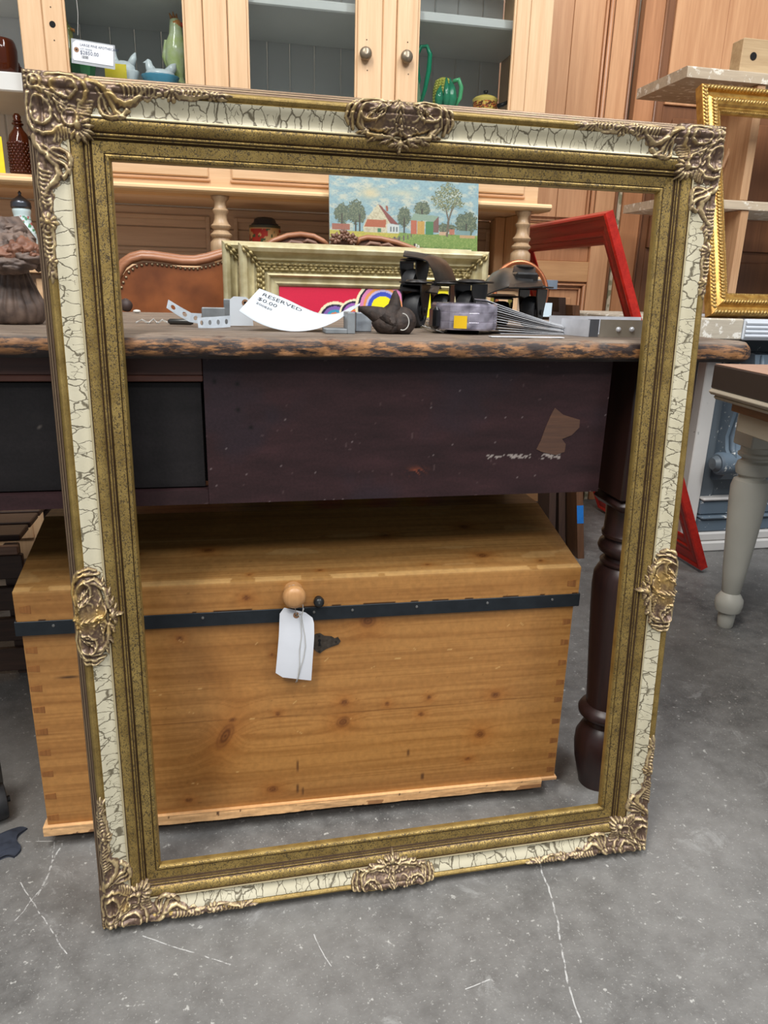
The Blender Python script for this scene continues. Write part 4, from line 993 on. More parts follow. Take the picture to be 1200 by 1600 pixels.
# price tag hanging on the first door
p0 = at(113, 63, Y=YC-.012); p1 = at(183, 101, Y=YC-.012); wv = p1.x-p0.x; hv = p0.z-p1.z
tg = thing('cabinet_price_tag', 'white printed price tag in clear sleeve hanging on the first glazed door', 'tag', (p0.x+wv/2, YC-.012, p1.z))
ux = Vector((1, 0, -.07)).normalized(); uz = Vector((.07, 0, 1)).normalized(); zz = Vector((0, -.0005, 0))
def TP(a, b_, o=0): return p0 + ux*(a*wv) - uz*((b_)*hv) + Vector((0, -o, 0))
B().prism([(a*wv, -b_*hv) for a, b_ in ((-.04, -.06), (.04, 1.12), (.97, 1.15), (.98, -.02))][::1][::-1] and [(-.03*wv, -1.1*hv), (.98*wv, -1.1*hv), (.98*wv, .10*hv), (-.03*wv, .10*hv)], p0+Vector((0, .0008, 0)), ux, uz, .0004).obj('clear_sleeve', plain('clear_sleeve', (176, 180, 184), .2), tg)
B().prism([(.03*wv, -.95*hv), (.94*wv, -.95*hv), (.94*wv, .04*hv), (.08*wv, .04*hv), (0, -.12*hv), (0, -.86*hv)], p0, ux, uz, .0004).obj('card', plain('tag_white', (222, 225, 230), .6, 0, .01), tg)
m_ink = plain('dark_blue_ink', (44, 60, 92), .7, 0, .01)
words('LARGE PINE APOTHECARY', TP(.17, .20), ux, uz, hv*.17, m_ink, tg); words('LOT 19F0008', TP(.17, .38), ux, uz, hv*.11, plain('grey_ink', (120, 130, 146), .7, 0, .01), tg); words('$2850.00', TP(.17, .60), ux, uz, hv*.26, m_ink, tg)
b = B(); r = random.Random(4); a = .21
while a < .36: w = r.choice((.005, .009, .013)); b.prism([(a*wv, -.80*hv), ((a+w)*wv, -.80*hv), ((a+w)*wv, -.66*hv), (a*wv, -.66*hv)], p0+Vector((0, -.0003, 0)), ux, uz, .0002); a += w+r.choice((.006, .01))
b.obj('barcode', plain('black_ink', (40, 44, 54), .7, 0, .01), tg)
for rr, mm, of in ((.0052, plain('kraft_ring', (158, 116, 84), .7), .0003), (.0018, plain('hole_black', (8, 8, 8), .9), .0005)):
    b = B(); c = TP(.09, .42, of); b.add([c+ux*(rr*math.cos(2*PI*i/18))+uz*(rr*math.sin(2*PI*i/18)) for i in range(18)], [tuple(range(18))]); b.obj('eyelet' if rr > .003 else 'hole', mm, tg)
p = at(122, 60, Y=YC-.012); B().tube([(p.x, YC-.0125, p.z+.006), (p.x+.004, YC-.010, p.z+.05), (p.x+.002, YC-.0075, p.z+.12)], .0005, 6).obj('string', m_str, tg)
# corn pitcher, green handled jug, enamel pot behind the third pane
x = at(693, 140, Y=1.19).x; zz0 = zs+.0005
cp_ = thing('corn_pitcher', 'yellow corn cob shaped pitcher in green husk leaves behind the third pane', 'pitcher', (x, 1.19, zz0))
pr = [(0, 0), (.018, 0), (.022, .01), (.0255, .03), (.025, .05), (.021, .066), (.017, .074), (.012, .077), (0, .077)]
b = B(); b.lathe(pr, (x, 1.19, zz0), 30)
for i in range(10):
    zc = .010+i*.0065; rr = np.interp(zc, [p[1] for p in pr[1:]], [p[0] for p in pr[1:]])
    for k in range(16): a = 2*PI*k/16; b.ball((x+rr*math.cos(a), 1.19+rr*math.sin(a), zz0+zc), .0036, 6, 4)
b.obj('cob', ceramic('corn_yellow', (196, 190, 84), .15, (150, 160, 70), 50), cp_, smooth=True)
for k, (a, w) in enumerate(((-1.0, .014), (-2.2, .012), (-1.55, .010), (.1, .012))):
    b = B(); P = [(x+.026*math.cos(a), 1.19+.026*math.sin(a), zz0+.002), (x+.030*math.cos(a), 1.19+.030*math.sin(a), zz0+.025), (x+.028*math.cos(a), 1.19+.028*math.sin(a), zz0+.05-(k % 2)*.012), (x+.02*math.cos(a), 1.19+.02*math.sin(a), zz0+.074-(k % 2)*.016)]
    b.tube(P, [w*.7, w, w*.75, .002], 10); b.obj('husk', m_gg, cp_, smooth=True)
B().tube([(x+.020, 1.175, zz0+.068), (x+.034, 1.17, zz0+.072), (x+.042, 1.17, zz0+.055), (x+.040, 1.17, zz0+.03), (x+.03, 1.172, zz0+.012)], [.005, .006, .006, .0055, .004], 10).obj('handle', ceramic('light_green_glaze', (96, 190, 130), .12), cp_, smooth=True)
x = at(652, 140, Y=1.17).x
gj = thing('green_handled_jug', 'jug with a tall looped emerald green handle behind the third pane', 'jug', (x-.012, 1.17, zz0))
B().lathe([(0, 0), (.020, 0), (.026, .02), (.022, .05), (.012, .075), (.010, .085), (0, .085)], (x-.016, 1.17, zz0), 26).obj('body', ceramic('jug_cream_green', (150, 176, 140), .2), gj, smooth=True)
B().tube([at(655, 168, Y=1.165), at(664, 140, Y=1.165), at(670, 110, Y=1.165), at(672, 85, Y=1.165), at(667, 72, Y=1.165), at(658, 73, Y=1.165), at(651, 86, Y=1.165), at(651, 104, Y=1.165), at(654, 125, Y=1.168), at(650, 145, Y=1.17)], [.004, .0055, .0065, .006, .005, .005, .006, .0065, .006, .005], 10).obj('handle', ceramic('emerald_glaze', (20, 140, 100), .08), gj, smooth=True)
x = at(758, 160, Y=1.18).x
ep_ = thing('enamel_pot', 'small yellow enamel pot with brown flower band and black lid knob', 'pot', (x, 1.18, zz0))
def potcol(V):
    a = np.arctan2(V[:, 1]-1.18, V[:, 0]-x); z = V[:, 2]-zz0; c = np.outer(np.ones(len(V)), (222, 196, 104.)); m = (z > .008)*(z < .026)
    n = vnoise(a*9+40, z*420, 3); c = mixc(c, m*1., (98, 52, 30)); c = mixc(c, m*(n > .55), (206, 110, 50)); return mixc(c, m*(vnoise(a*11+9, z*380, 8) > .68), (226, 190, 90))
b = B().lathe([(0, 0), (.027, 0), (.031, .004)]+[(.0325, .006+.0015*i) for i in range(16)]+[(.034, .031), (.0335, .033), (.028, .038), (.014, .043), (0, .044)], (x, 1.18, zz0), 90)
mesh('pot', b.V, b.F, attrmat('enamel', .2, 0, .03, 80, 0), ep_, smooth=True, cols=potcol(np.array(b.V)))
B().lathe([(0, 0), (.004, 0), (.0035, .004), (.0065, .007), (.006, .011), (0, .012)], (x, 1.18, zz0+.0435), 14).obj('lid_knob', plain('black_plastic', (22, 22, 24), .3), ep_, smooth=True)
B().tube([(x+.031, 1.17, zz0+.018), (x+.045, 1.165, zz0+.022), (x+.06, 1.16, zz0+.030)], [.006, .005, .0045], 10).obj('spout', plain('black_plastic', (22, 22, 24), .3), ep_, smooth=True)
# painted canister and milk glass shaker on the counter
def lobj(o): return o
x = at(414, 360, Y=1.25).x; cn = thing('painted_canister', 'round canister painted with red flowers and a dark grey lid on the counter', 'canister', (x, 1.25, ZC))
zb = Z0(414, 372, 1.25); R_ = .042
def cancol(V):
    a = np.arctan2(V[:, 1]-1.25, V[:, 0]-x); z = V[:, 2]-ZC; H_ = Z0(414, 353, 1.25)-ZC; t = z/H_; c = np.outer(np.ones(len(V)), (206, 172, 120.))
    c = mixc(c, (t > .93)*1., (74, 78, 60)); c = mixc(c, (t < .62)*1., (74, 96, 62)); m = (t > .62)*(t < .92)
    c = mixc(c, m*(vnoise(a*4.5+20, t*9, 4) > .62), (178, 50, 36)); return mixc(c, m*(vnoise(a*6+50, t*12, 9) > .7), (66, 86, 56))
Hc = Z0(414, 353, 1.25)-ZC
b = B().lathe([(0, 0), (R_*.96, 0)]+[(R_, .003+(Hc-.003)*i/40) for i in range(41)]+[(0, Hc)], (x, 1.25, ZC), 120); mesh('body', b.V, b.F, attrmat('tole_paint', .35, 0, .05, 90, 0), cn, cols=cancol(np.array(b.V)), angle=40)
Hl = Z0(414, 339, 1.25)-ZC-Hc
B().lathe([(R_*.86, 0), (R_*.88, Hl*.12), (R_*.72, Hl*.35), (R_*.66, Hl*.72), (R_*.5, Hl*.9), (0, Hl)], (x, 1.25, ZC+Hc+.0002), 40).obj('lid', plain('dark_grey_lid', (66, 70, 78), .4, .3), cn, angle=40)
x = at(36, 350, Y=1.12).x; sh = thing('milk_glass_shaker', 'milk glass shaker with painted sprig and pewter lid behind the carved capital', 'shaker', (x, 1.12, ZC)); Hs = Z0(36, 326, 1.12)-ZC
def shcol(V):
    a = V[:, 0]-x; z = V[:, 2]-ZC; c = np.outer(np.ones(len(V)), (206, 226, 228.)); n = vnoise(a*170, z*170, 3); m = (z > Hs*.45)*(z < Hs*.85)
    c = mixc(c, m*(n > .62)*.9, (78, 140, 100)); return mixc(c, m*(vnoise(a*190+7, z*190, 9) > .74), (190, 110, 110))
pr = [(.028, 0), (.030, .01), (.029, Hs*.4), (.027, Hs*.55), (.020, Hs*.72), (.0185, Hs*.86), (.021, Hs*.96), (.020, Hs)]
pz = np.linspace(0, Hs, 60); b = B().lathe([(0, 0)]+[(float(np.interp(z, [p[1] for p in pr], [p[0] for p in pr])), float(z)) for z in pz]+[(0, Hs)], (x, 1.12, ZC), 90); mesh('body', b.V, b.F, attrmat('milk_glass', .15, 0, .02, 90, 0), sh, smooth=True, cols=shcol(np.array(b.V)))
B().lathe([(.022, 0), (.023, .004), (.022, .010), (.0225, .012), (.019, .018), (.010, .024), (.004, .028), (.003, .031), (.0042, .034), (.001, .039), (0, .039)], (x, 1.12, ZC+Hs+.0002), 28).obj('lid', plain('pewter', (104, 108, 116), .3, .8), sh, smooth=True)

# --- unframed landscape, leaning on the ledge
pa = at(514, 272, Y=1.055); pb = at(747, 287, Y=1.055); PW = pb.x-pa.x+.001; PT = (pa.z+pb.z)/2; PH = PT-ZC
def land(a, b_):
    X = 25+a/PW*1115; Yp = 60+(PH-b_)/(PW)*1115*1.0
    n = fbm(X/60, Yp/30, 3); n2 = fbm(X/14, Yp/9, 5); n3 = vnoise(X/6, Yp/5, 7)
    c = np.outer(np.ones_like(a), (140, 182, 190.)); c = mixc(c, np.clip((n-.45)*4, 0, 1), (196, 204, 184)); c = mixc(c, np.clip((n2-.5)*3, 0, .6), (120, 160, 176))
    c = mixc(c, np.exp(-((X-320)/70)**2-((Yp-170)/40)**2), (214, 202, 156)); c = mixc(c, np.exp(-((X-560)/120)**2-((Yp-160)/25)**2)*.7, (206, 204, 168))
    g = Yp > 432+5*np.sin(X/90); c = mixc(c, g*1., (120, 158, 60)); c = mixc(c, g*np.clip((n3-.4)*2, 0, .8), (158, 180, 84)); c = mixc(c, g*(Yp > 520)*np.clip((n2-.45)*3, 0, .7), (88, 126, 50))
    f = inpoly(X, Yp, [(25, 432), (540, 440), (520, 470), (25, 490)]); c = mixc(c, f*(.6+.4*n3), (222, 196, 60))
    f = inpoly(X, Yp, [(25, 480), (300, 475), (560, 470), (440, 530), (200, 560), (25, 560)]); c = mixc(c, f*.9, (140, 120, 96)); c = mixc(c, f*(n3 > .6)*.6, (104, 100, 84))
    def tree(x, y, rx, ry, col=(84, 102, 78)):
        nonlocal c
        r = np.hypot((X-x)/rx, (Yp-y)/ry)+(n2-.5)*.7; c = mixc(c, (r < 1)*1., col); c = mixc(c, (r < .95)*(n3 > .58)*.7, (136, 146, 104)); c = mixc(c, (np.abs(X-x) < 5)*(Yp > y)*(Yp < 436), (70, 66, 54))
    for t_ in ((115, 320, 55, 68), (215, 305, 60, 78), (245, 320, 45, 60), (575, 325, 52, 70), (708, 262, 62, 52), (1050, 350, 85, 82), (870, 385, 40, 34), (935, 385, 34, 30)): tree(*t_)
    f = inpoly(X, Yp, [(268, 408), (290, 350), (378, 242), (470, 370), (440, 440), (275, 440)]); c = mixc(c, f*1., (214, 206, 166)); c = mixc(c, f*(n2 > .55)*.5, (176, 160, 126))
    f = inpoly(X, Yp, [(380, 245), (398, 250), (535, 380), (470, 372)]); c = mixc(c, f*1., (146, 72, 62))
    f = inpoly(X, Yp, [(276, 402), (300, 350), (440, 348), (436, 400)]); c = mixc(c, f*1., (196, 96, 54)); f = inpoly(X, Yp, [(436, 252), (452, 252), (455, 290), (440, 290)]); c = mixc(c, f*1., (170, 90, 60))
    f = inpoly(X, Yp, [(445, 372), (535, 382), (535, 440), (445, 440)]); c = mixc(c, f*1., (206, 214, 208))
    for q in (475, 498, 520): c = mixc(c, (np.abs(X-q) < 5)*(Yp > 395)*(Yp < 430), (110, 120, 120))
    c = mixc(c, inpoly(X, Yp, [(378, 408), (402, 408), (402, 436), (378, 436)])*1., (60, 130, 90))
    for q, cc in (((42, 172, 388, 430), (176, 96, 70)), ((625, 668, 340, 438), (206, 96, 60)), ((672, 730, 345, 440), (214, 160, 60)), ((735, 797, 345, 440), (62, 140, 74)), ((797, 838, 310, 420), (130, 84, 74)), ((920, 960, 395, 432), (200, 112, 84)), ((965, 1082, 400, 432), (120, 160, 160)), ((840, 900, 415, 438), (214, 168, 130)), ((1000, 1120, 432, 452), (206, 160, 104))):
        c = mixc(c, (X > q[0])*(X < q[1])*(Yp > q[2])*(Yp < q[3])*.95, cc)
    f = inpoly(X, Yp, [(620, 342), (648, 295), (836, 306), (800, 346)]); c = mixc(c, f*1., (138, 168, 142))
    # the tall bare-trunked tree
    for (x0_, y0_, x1_, y1_, w) in ((902, 440, 912, 330, 9), (912, 335, 885, 230, 6), (912, 335, 945, 230, 6), (900, 280, 850, 190, 4), (940, 260, 985, 180, 4)):
        t = np.clip(((X-x0_)*(x1_-x0_)+(Yp-y0_)*(y1_-y0_))/((x1_-x0_)**2+(y1_-y0_)**2), 0, 1); c = mixc(c, (np.hypot(X-x0_-t*(x1_-x0_), Yp-y0_-t*(y1_-y0_)) < w)*1., (112, 100, 78))
    for (x_, y_, r) in ((850, 150, 48), (900, 120, 60), (960, 150, 55), (840, 215, 50), (930, 200, 60), (985, 215, 45), (890, 240, 40), (800, 190, 30)):
        rr = np.hypot(X-x_, (Yp-y_)*1.15)/r+(n2-.5)*1.1; c = mixc(c, (rr < .9)*(n3 > .34), (96, 112, 76)); c = mixc(c, (rr < .85)*(n3 > .66), (158, 162, 110))
    for i in range(9): # fence
        x_ = 630-i*27-i*i*1.2; y_ = 440+i*9.5; c = mixc(c, (np.abs(X-x_) < 3+i*.7)*(np.abs(Yp-y_-10) < 12+i*3), (104, 86, 84))
    c = mixc(c, (np.hypot((X-668)/26, (Yp-530)/22) < 1)*(n3 > .3), (226, 218, 206)); c = mixc(c, (np.hypot((X-708)/28, (Yp-545)/14) < 1)*1., (176, 96, 56)); c = mixc(c, (np.hypot((X-655)/8, (Yp-515)/12) < 1)*1., (70, 52, 48))
    g_ = c.mean(1, keepdims=True); return (g_+(c-g_)*.8)*.88
lean = math.radians(7); uyl = Vector((0, math.sin(lean), math.cos(lean)))
lp = thing('landscape_canvas', 'unframed painted canvas of a farmhouse, barn and trees standing behind gold frames', 'painting', (pa.x, 1.035, ZC))
hl = PH/math.cos(lean); oo = Vector((pa.x, 1.055-PH*math.tan(lean)-.002, ZC+.002))
grid('painted_face', oo, (1, 0, 0), uyl, PW, hl, 300, 190, land, attrmat('oil_paint', .35, 0, .10, 500, .25), lp, .0008)
b = B(); M_ = Matrix.Translation(oo) @ Matrix(((1, 0, 0, 0), (0, math.cos(lean), math.sin(lean), 0), (0, -math.sin(lean), math.cos(lean), 0), (0, 0, 0, 1)))
b.box(.0005, PW-.0005, .0012, .015, .0005, hl-.0005, .001, M_); b.obj('stretcher', plain('raw_canvas', (206, 214, 208), .8), lp)

# ------------------------------------------------------------------ FRAMES BEHIND THE TABLE
def planeM(o, ux, uy):
    o, ux, uy = Vector(o), Vector(ux).normalized(), Vector(uy).normalized(); n = ux.cross(uy)
    return Matrix(((ux.x, uy.x, n.x, o.x), (ux.y, uy.y, n.y, o.y), (ux.z, uy.z, n.z, o.z), (0, 0, 0, 1)))
def onplane(M, px, py, off=0):
    n = M.col[2].to_3d(); o = M.col[3].to_3d()+n*off; d = FW+RT*((px-600)/FPX)-UP*((py-800)/FPX)
    t = (o-CP).dot(n)/d.dot(n); q = M.inverted() @ (CP+d*t); return q.x, q.y
def mitred(parent, W_, H_, prof, mat, cols=None, seg=1, angle=35):
    """four mitred rails as parts, in the local plane of the parent"""
    out = []
    for sd in 'tblr':
        Ln = W_ if sd in 'tb' else H_; V = []; cc = []; m = len(prof)
        for k in range(seg+1):
            for i, (s, h) in enumerate(prof):
                u = s+(Ln-2*s)*k/seg
                V.append({'b': (u, s, h), 't': (W_-u, H_-s, h), 'l': (s, H_-u, h), 'r': (W_-s, u, h)}[sd]); cc.append(cols[i] if cols else (0, 0, 0))
        F = []
        for k in range(seg):
            for j in range(m-1): a = k*m+j; F.append((a, a+m, a+m+1, a+1))
            F.append((k*m+m-1, k*m+2*m-1, k*m+m, k*m))
        F += [tuple(range(m)), tuple(reversed(range(seg*m, seg*m+m)))]
        out.append(mesh('rail', V, F, mat, parent, local=True, angle=angle, cols=np.array(cc, float) if cols else None))
    return out
m_pg = plain('pale_gilt', (214, 206, 168), .38, .25, .2, 40, .1, (176, 162, 118)); m_pgo = plain('pale_gilt_carving', (190, 174, 122), .4, .3, .3, 160, .3, (96, 80, 46))
PF = [(0, 0), (0, .030), (.003, .036), (.010, .040), (.018, .036), (.024, .024), (.030, .019), (.034, .021), (.036, .018), (.038, .014), (.062, .013), (.063, .018), (.067, .020), (.070, .017), (.072, .012), (.080, .010), (.084, .012), (.088, .010), (.092, .004), (.092, 0)]
PF = [(a*.88, b) for a, b in PF]
def gilt_frame(name, label, x0, x1, ytop, Yb, deco=True, lean=.05, pic=None):
    M = planeM((0, Yb, 0), (1, 0, 0), (0, math.sin(lean), math.cos(lean)))
    a = onplane(M, x0, ytop[0], .036); c = onplane(M, x1, ytop[1], .036); W_ = c[0]-a[0]; H_ = (a[1]+c[1])/2
    M = planeM((a[0], Yb, 0), (1, 0, 0), (0, math.sin(lean), math.cos(lean)))
    t = thing(name, label, 'picture frame', mat=M); mitred(t, W_, H_, PF, m_pg)
    # laurel garland in the hollow, in runs either side of the corners, and leaf sprays over the mitres
    for sd in ('t', 'l', 'r'):
        b = B(); L_ = W_ if sd == 't' else H_; r = random.Random(3)
        runs = ((.05, .30), (L_-.22, L_-.05)) if sd == 't' else ((.05, .36),)
        for (p, q) in runs:
            u = p
            while u < q:
                for dv, sz in ((-.0055, .0052), (.0048, .0052), (0, .0045)):
                    uu = u+r.uniform(-.0015, .0015)+(.004 if dv > 0 else 0); s = .0435+dv; P = {'t': (uu, H_-s), 'l': (s, H_-uu), 'r': (W_-s, H_-uu)}[sd]
                    b.ball((P[0], P[1], .0145), (sz*1.25 if sd == 't' else sz*.8, sz*.8 if sd == 't' else sz*1.25, .0055), 8, 5)
                u += .0105
        mesh('garland', b.V, b.F, m_pgo, t, local=True, smooth=True)
        b = B(); u = .07
        while u < (L_-.07 if sd == 't' else .42): s = .0575; P = {'t': (u, H_-s), 'l': (s, H_-u), 'r': (W_-s, H_-u)}[sd]; b.ball((P[0], P[1], .0145), .0028, 6, 4); u += .0062
        mesh('bead_course', b.V, b.F, m_pgo, t, local=True, smooth=True)
    for cx in (0, 1):
        b = B()
        for i in range(5):
            s = .008+i*.0085; X = s if cx == 0 else W_-s; Y = H_-s; hh = float(np.interp(s, [p_[0] for p_ in PF[1:]], [p_[1] for p_ in PF[1:]]))
            for sg in (-1, 1):
                a_ = -PI/4 if cx == 0 else -3*PI/4; d = a_+sg*.5; b.tube([(X, Y, hh+.001), (X+.008*math.cos(d), Y+.008*math.sin(d), hh+.004), (X+.015*math.cos(d-sg*.25), Y+.015*math.sin(d-sg*.25), hh+.0015)], [.002, .0034, .0008], 8)
        mesh('corner_leaf', b.V, b.F, m_pgo, t, local=True, smooth=True)
    return t, M, W_, H_
g1, M1, W1, H1 = gilt_frame('gilt_picture_frame', 'pale gilt frame showing only its left edge behind the one with the red painting', 346, 738, (376, 389), .725)
g2, M2, W2, H2 = gilt_frame('gilt_picture_frame', 'pale gilt garland frame around the red pop art painting', 372, 766, (377, 394), .655)
# red painting in the front one
def P2(px, py): return onplane(M2, px, py, .006)
i0 = .0805
def pop(a, b_):
    X = a+i0; Y = b_+i0; c = np.outer(np.ones_like(a), (206, 30, 66.)); c = mixc(c, (fbm(X*20, Y*9, 4)-.45)*1.2, (222, 44, 78))
    k = (P2(700, 470)[0]-P2(500, 470)[0])/200
    def bow(px, py, r0, rings, sq=1.):
        nonlocal c
        x, y = P2(px, py); R = np.hypot(X-x, (Y-y)*sq)/k+(fbm(X*40, Y*40, 8)-.5)*2
        for r, col in rings: c = mixc(c, (R < r)*1., col)
    cr = (236, 226, 190)
    bow(524, 500, 0, [(27, cr), (23, (40, 34, 60)), (20, (130, 96, 170)), (15, (60, 150, 180)), (11, (226, 120, 60)), (6, (220, 70, 110))]); bow(553, 492, 0, [(23, cr), (20, (40, 34, 60)), (17, (160, 100, 180)), (13, (40, 160, 150)), (9, (226, 120, 60)), (5, (150, 80, 170))])
    bow(580, 505, 0, [(28, cr), (25, (60, 40, 70))])
    bow(598, 482, 0, [(43, cr), (39, (36, 30, 52)), (36, (214, 130, 178)), (31, (226, 150, 90)), (27, (190, 180, 220)), (24, (60, 80, 190)), (18, (244, 230, 30))])
    f = inpoly(X, Y, [P2(644, 470), P2(654, 430), P2(760, 430), P2(760, 470), P2(720, 515), P2(690, 530), P2(664, 500)]); c = mixc(c, f*1., (240, 228, 40))
    f = inpoly(X, Y, [P2(628, 480), P2(640, 466), P2(648, 480), P2(668, 505), P2(680, 540), P2(655, 540), P2(640, 508)]); c = mixc(c, f*1., (200, 110, 190)); f = inpoly(X, Y, [P2(634, 484), P2(640, 474), P2(652, 498), P2(668, 530), P2(656, 530), P2(644, 505)]); c = mixc(c, f*1., (60, 180, 190))
    low = Y < P2(560, 530)[1]; c = mixc(c, low*(np.sin(X*60)+np.sin(Y*45) > .2), (40, 120, 180)); c = mixc(c, low*(np.sin(X*50+2)+np.sin(Y*38) > .9), (240, 200, 50)); return c
o_ = M2 @ Vector((i0, i0, .006))
pi_ = grid('painting', o_, (1, 0, 0), M2.col[1].to_3d(), W2-2*i0, H2-2*i0, 300, 480, pop, attrmat('poster_paint', .4, 0, .03, 300, .05), g2, .005, label='bright red painting with rainbow arcs and a yellow sun')

# upholstered back with nailheads, and the carved crest
YL = .845
hb = thing('leather_headboard', 'brown leather upholstered back with serpentine wooden rim and nailheads', 'headboard', (.05, YL, 0))
def lp_(px, py): p = at(px, py, Y=YL); return p.x, p.z
cx = lp_(392, 400)[0]; key = [(178, 446), (184, 430), (193, 414), (206, 405), (222, 401), (240, 402), (262, 405), (285, 408.5), (305, 409), (325, 405), (345, 399), (370, 394), (392, 392)]
L_ = [lp_(*p) for p in key]; x0 = L_[0][0]; half = [(x0, .30), (x0-.001, .6)]+L_; top = half+[(2*cx-x, z) for x, z in reversed(half[:-1])]
pan = [(cx+(x-cx)*.99, z-.012) for x, z in top]
B().prism(list(reversed(pan)), (0, YL+.004, 0), (1, 0, 0), (0, 0, 1), .03).obj('leather_panel', plain('brown_leather', (150, 86, 44), .42, 0, .2, 14, .15, (96, 50, 24)), hb)
B().tube([(x, YL, z) for x, z in top], .0085, 10).obj('rim', wood('rim_wood', (176, 122, 88), (134, 86, 60), 'x', .35), hb, smooth=True)
B().tube([(cx+(x-cx)*1.01, YL+.012, z+.007) for x, z in top], .007, 8).obj('rim', wood('rim_wood', (1, 1, 1), (0, 0, 0)), hb, smooth=True)
b = B(); pl = [(cx+(x-cx)*.965, z-.0145) for x, z in top]
for i in range(len(pl)-1):
    (xa, za), (xb, zb_) = pl[i], pl[i+1]; d = math.hypot(xb-xa, zb_-za); n = max(1, int(d/.0085))
    for k in range(n): t = k/n; b.ball((xa+(xb-xa)*t, YL+.003, za+(zb_-za)*t), .0032, 8, 5)
nh = b.obj('nailhead_trim', plain('dull_brass', (170, 150, 120), .35, .6), hb, smooth=True); nh['kind'] = 'stuff'
for x in (x0+.01, 2*cx-x0-.01): B().box(x-.015, x+.015, YL-.006, YL+.03, 0, .32, .003).obj('leg', wood('rim_wood', (1, 1, 1), (0, 0, 0)), hb)
YK = .935
kb = thing('carved_headboard', 'wooden back with carved flower crest rising behind the gilt frames', 'headboard', (.25, YK, 0)); m_wal = wood('carved_walnut', (140, 104, 84), (92, 64, 52), 'x', .45, 2)
def kp(px, py): p = at(px, py, Y=YK); return Vector((p.x, YK, p.z))
arcL = [kp(*p) for p in ((395, 400), (412, 385), (428, 376), (450, 368), (470, 366), (490, 369), (505, 377), (514, 384))]; arcR = [kp(*p) for p in ((556, 384), (562, 374), (574, 371), (595, 373), (620, 379), (645, 388), (668, 400), (684, 414))]
for A_ in (arcL, arcR): B().tube(A_, [.004]+[.0062]*(len(A_)-2)+[.004], 10).obj('crest_rail', wood('rim_wood', (1, 1, 1), (0, 0, 0)), kb, smooth=True)
po = [(p.x, p.z) for p in arcL]+[(p.x, p.z) for p in (kp(520, 372), kp(548, 372))]+[(p.x, p.z) for p in arcR]; po = [(x, z-.003) for x, z in po]; po += [(po[-1][0], .55), (po[0][0], .55)]
B().prism(list(reversed(po)), (0, YK+.004, 0), (1, 0, 0), (0, 0, 1), .012).obj('back_panel', m_wal, kb)
b = B()
for (px, py, r_) in ((524, 373, 7), (549, 374, 7), (537, 367, 6.5)):
    c = kp(px, py); rr = r_*.0016
    for k in range(6): a = 2*PI*k/6+.3; b.tube([c+Vector((0, -.008, 0)), c+Vector((rr*.8*math.cos(a), -.012, rr*.8*math.sin(a))), c+Vector((rr*1.3*math.cos(a), -.004, rr*1.3*math.sin(a)))], [.002, .0055, .0015], 8)
    b.ball(c+Vector((0, -.010, 0)), .003, 8, 6)
b.obj('carved_flower', m_wal, kb, smooth=True)
for sg, A_ in ((1, ((470, 380), (480, 376), (492, 380), (500, 388))), (1, ((440, 386), (455, 378), (470, 380), (484, 390))), (1, ((425, 388), (436, 382), (446, 386))), (-1, ((565, 388), (578, 380), (592, 382), (600, 390))), (-1, ((590, 384), (606, 382), (622, 390))), (-1, ((615, 386), (634, 390), (650, 398)))):
    B().tube([kp(*p)+Vector((0, -.004, 0)) for p in A_], [.002]+[.005]*(len(A_)-2)+[.0015], 8).obj('carved_leaf', m_wal, kb, smooth=True)
for x in (po[0][0]+.02, po[-3][0]-.02): B().box(x-.014, x+.014, YK+.0, YK+.026, 0, .56, .003).obj('leg', m_wal, kb)

# ------------------------------------------------------------------ ON THE TABLE TOP
ZT_ = .7602
def tb(px, py): return at(px, py, z=ZT_)
# black caster dollies
m_blk = plain('black_enamelled_steel', (30, 31, 34), .28, .5, .2, 50, .1, (60, 58, 56)); m_rub = plain('black_rubber', (46, 47, 50), .55, 0, .2, 80, .1); m_blks = plain('scuffed_black_plate', (52, 50, 50), .4, .5, .3, 90, .1)
def caster(par, x, y, z, h=.062, yaw=.3, r=.021, disc=.024, plate=True):
    M = Matrix.Translation((x, y, z)) @ Matrix.Rotation(yaw, 4, 'Z')
    Mw = M @ Matrix.Translation((0, 0, r)) @ Matrix.Rotation(PI/2, 4, 'Y')
    w = B().lathe([(0, -.012), (r*.40, -.0125), (r*.45, -.009), (r*.62, -.008), (r*.68, -.0115), (r*.9, -.0115), (r*.98, -.007), (r, -.003), (r, .003), (r*.98, .007), (r*.9, .0115), (r*.68, .0115), (r*.62, .008), (r*.45, .009), (r*.40, .0125), (0, .012)], n=28, M=Mw).obj('wheel', m_rub, par, angle=40)
    f = B()
    for s in (-1, 1):
        for (P, x_) in (([(-.009, -.007), (.009, -.007), (.020, h-r-.014), (.020, h-r-.004), (-.020, h-r-.004), (-.020, h-r-.014)], s*.0150),):
            V = [M @ Vector((x_-.001, p, r+q)) for p, q in P]+[M @ Vector((x_+.001, p, r+q)) for p, q in P]; n = len(P)
            f.add(V, [tuple(reversed(range(n))), tuple(range(n, 2*n))]+[(i, (i+1) % n, (i+1) % n+n, i+n) for i in range(n)])
    f.box(-.016, .016, -.020, .020, h-.005, h-.0028, .0004, M); f.obj('fork', m_blk, par)
    B().lathe([(0, 0), (.004, 0), (.004, .036), (0, .036)], n=10, M=M @ Matrix.Translation((-.018, 0, r)) @ Matrix.Rotation(PI/2, 4, 'Y')).obj('axle_bolt', m_blks, par, smooth=False, angle=40)
    if plate: B().lathe([(0, 0), (disc*.6, 0), (disc*.65, .0006), (disc*.97, .001), (disc, .0022), (disc*.97, .0034), (disc*.62, .0036), (disc*.55, .0056), (disc*.3, .0062), (0, .0062)], (x, y, z+h-.0026), 32).obj('swivel_plate', m_blks, par, angle=40)
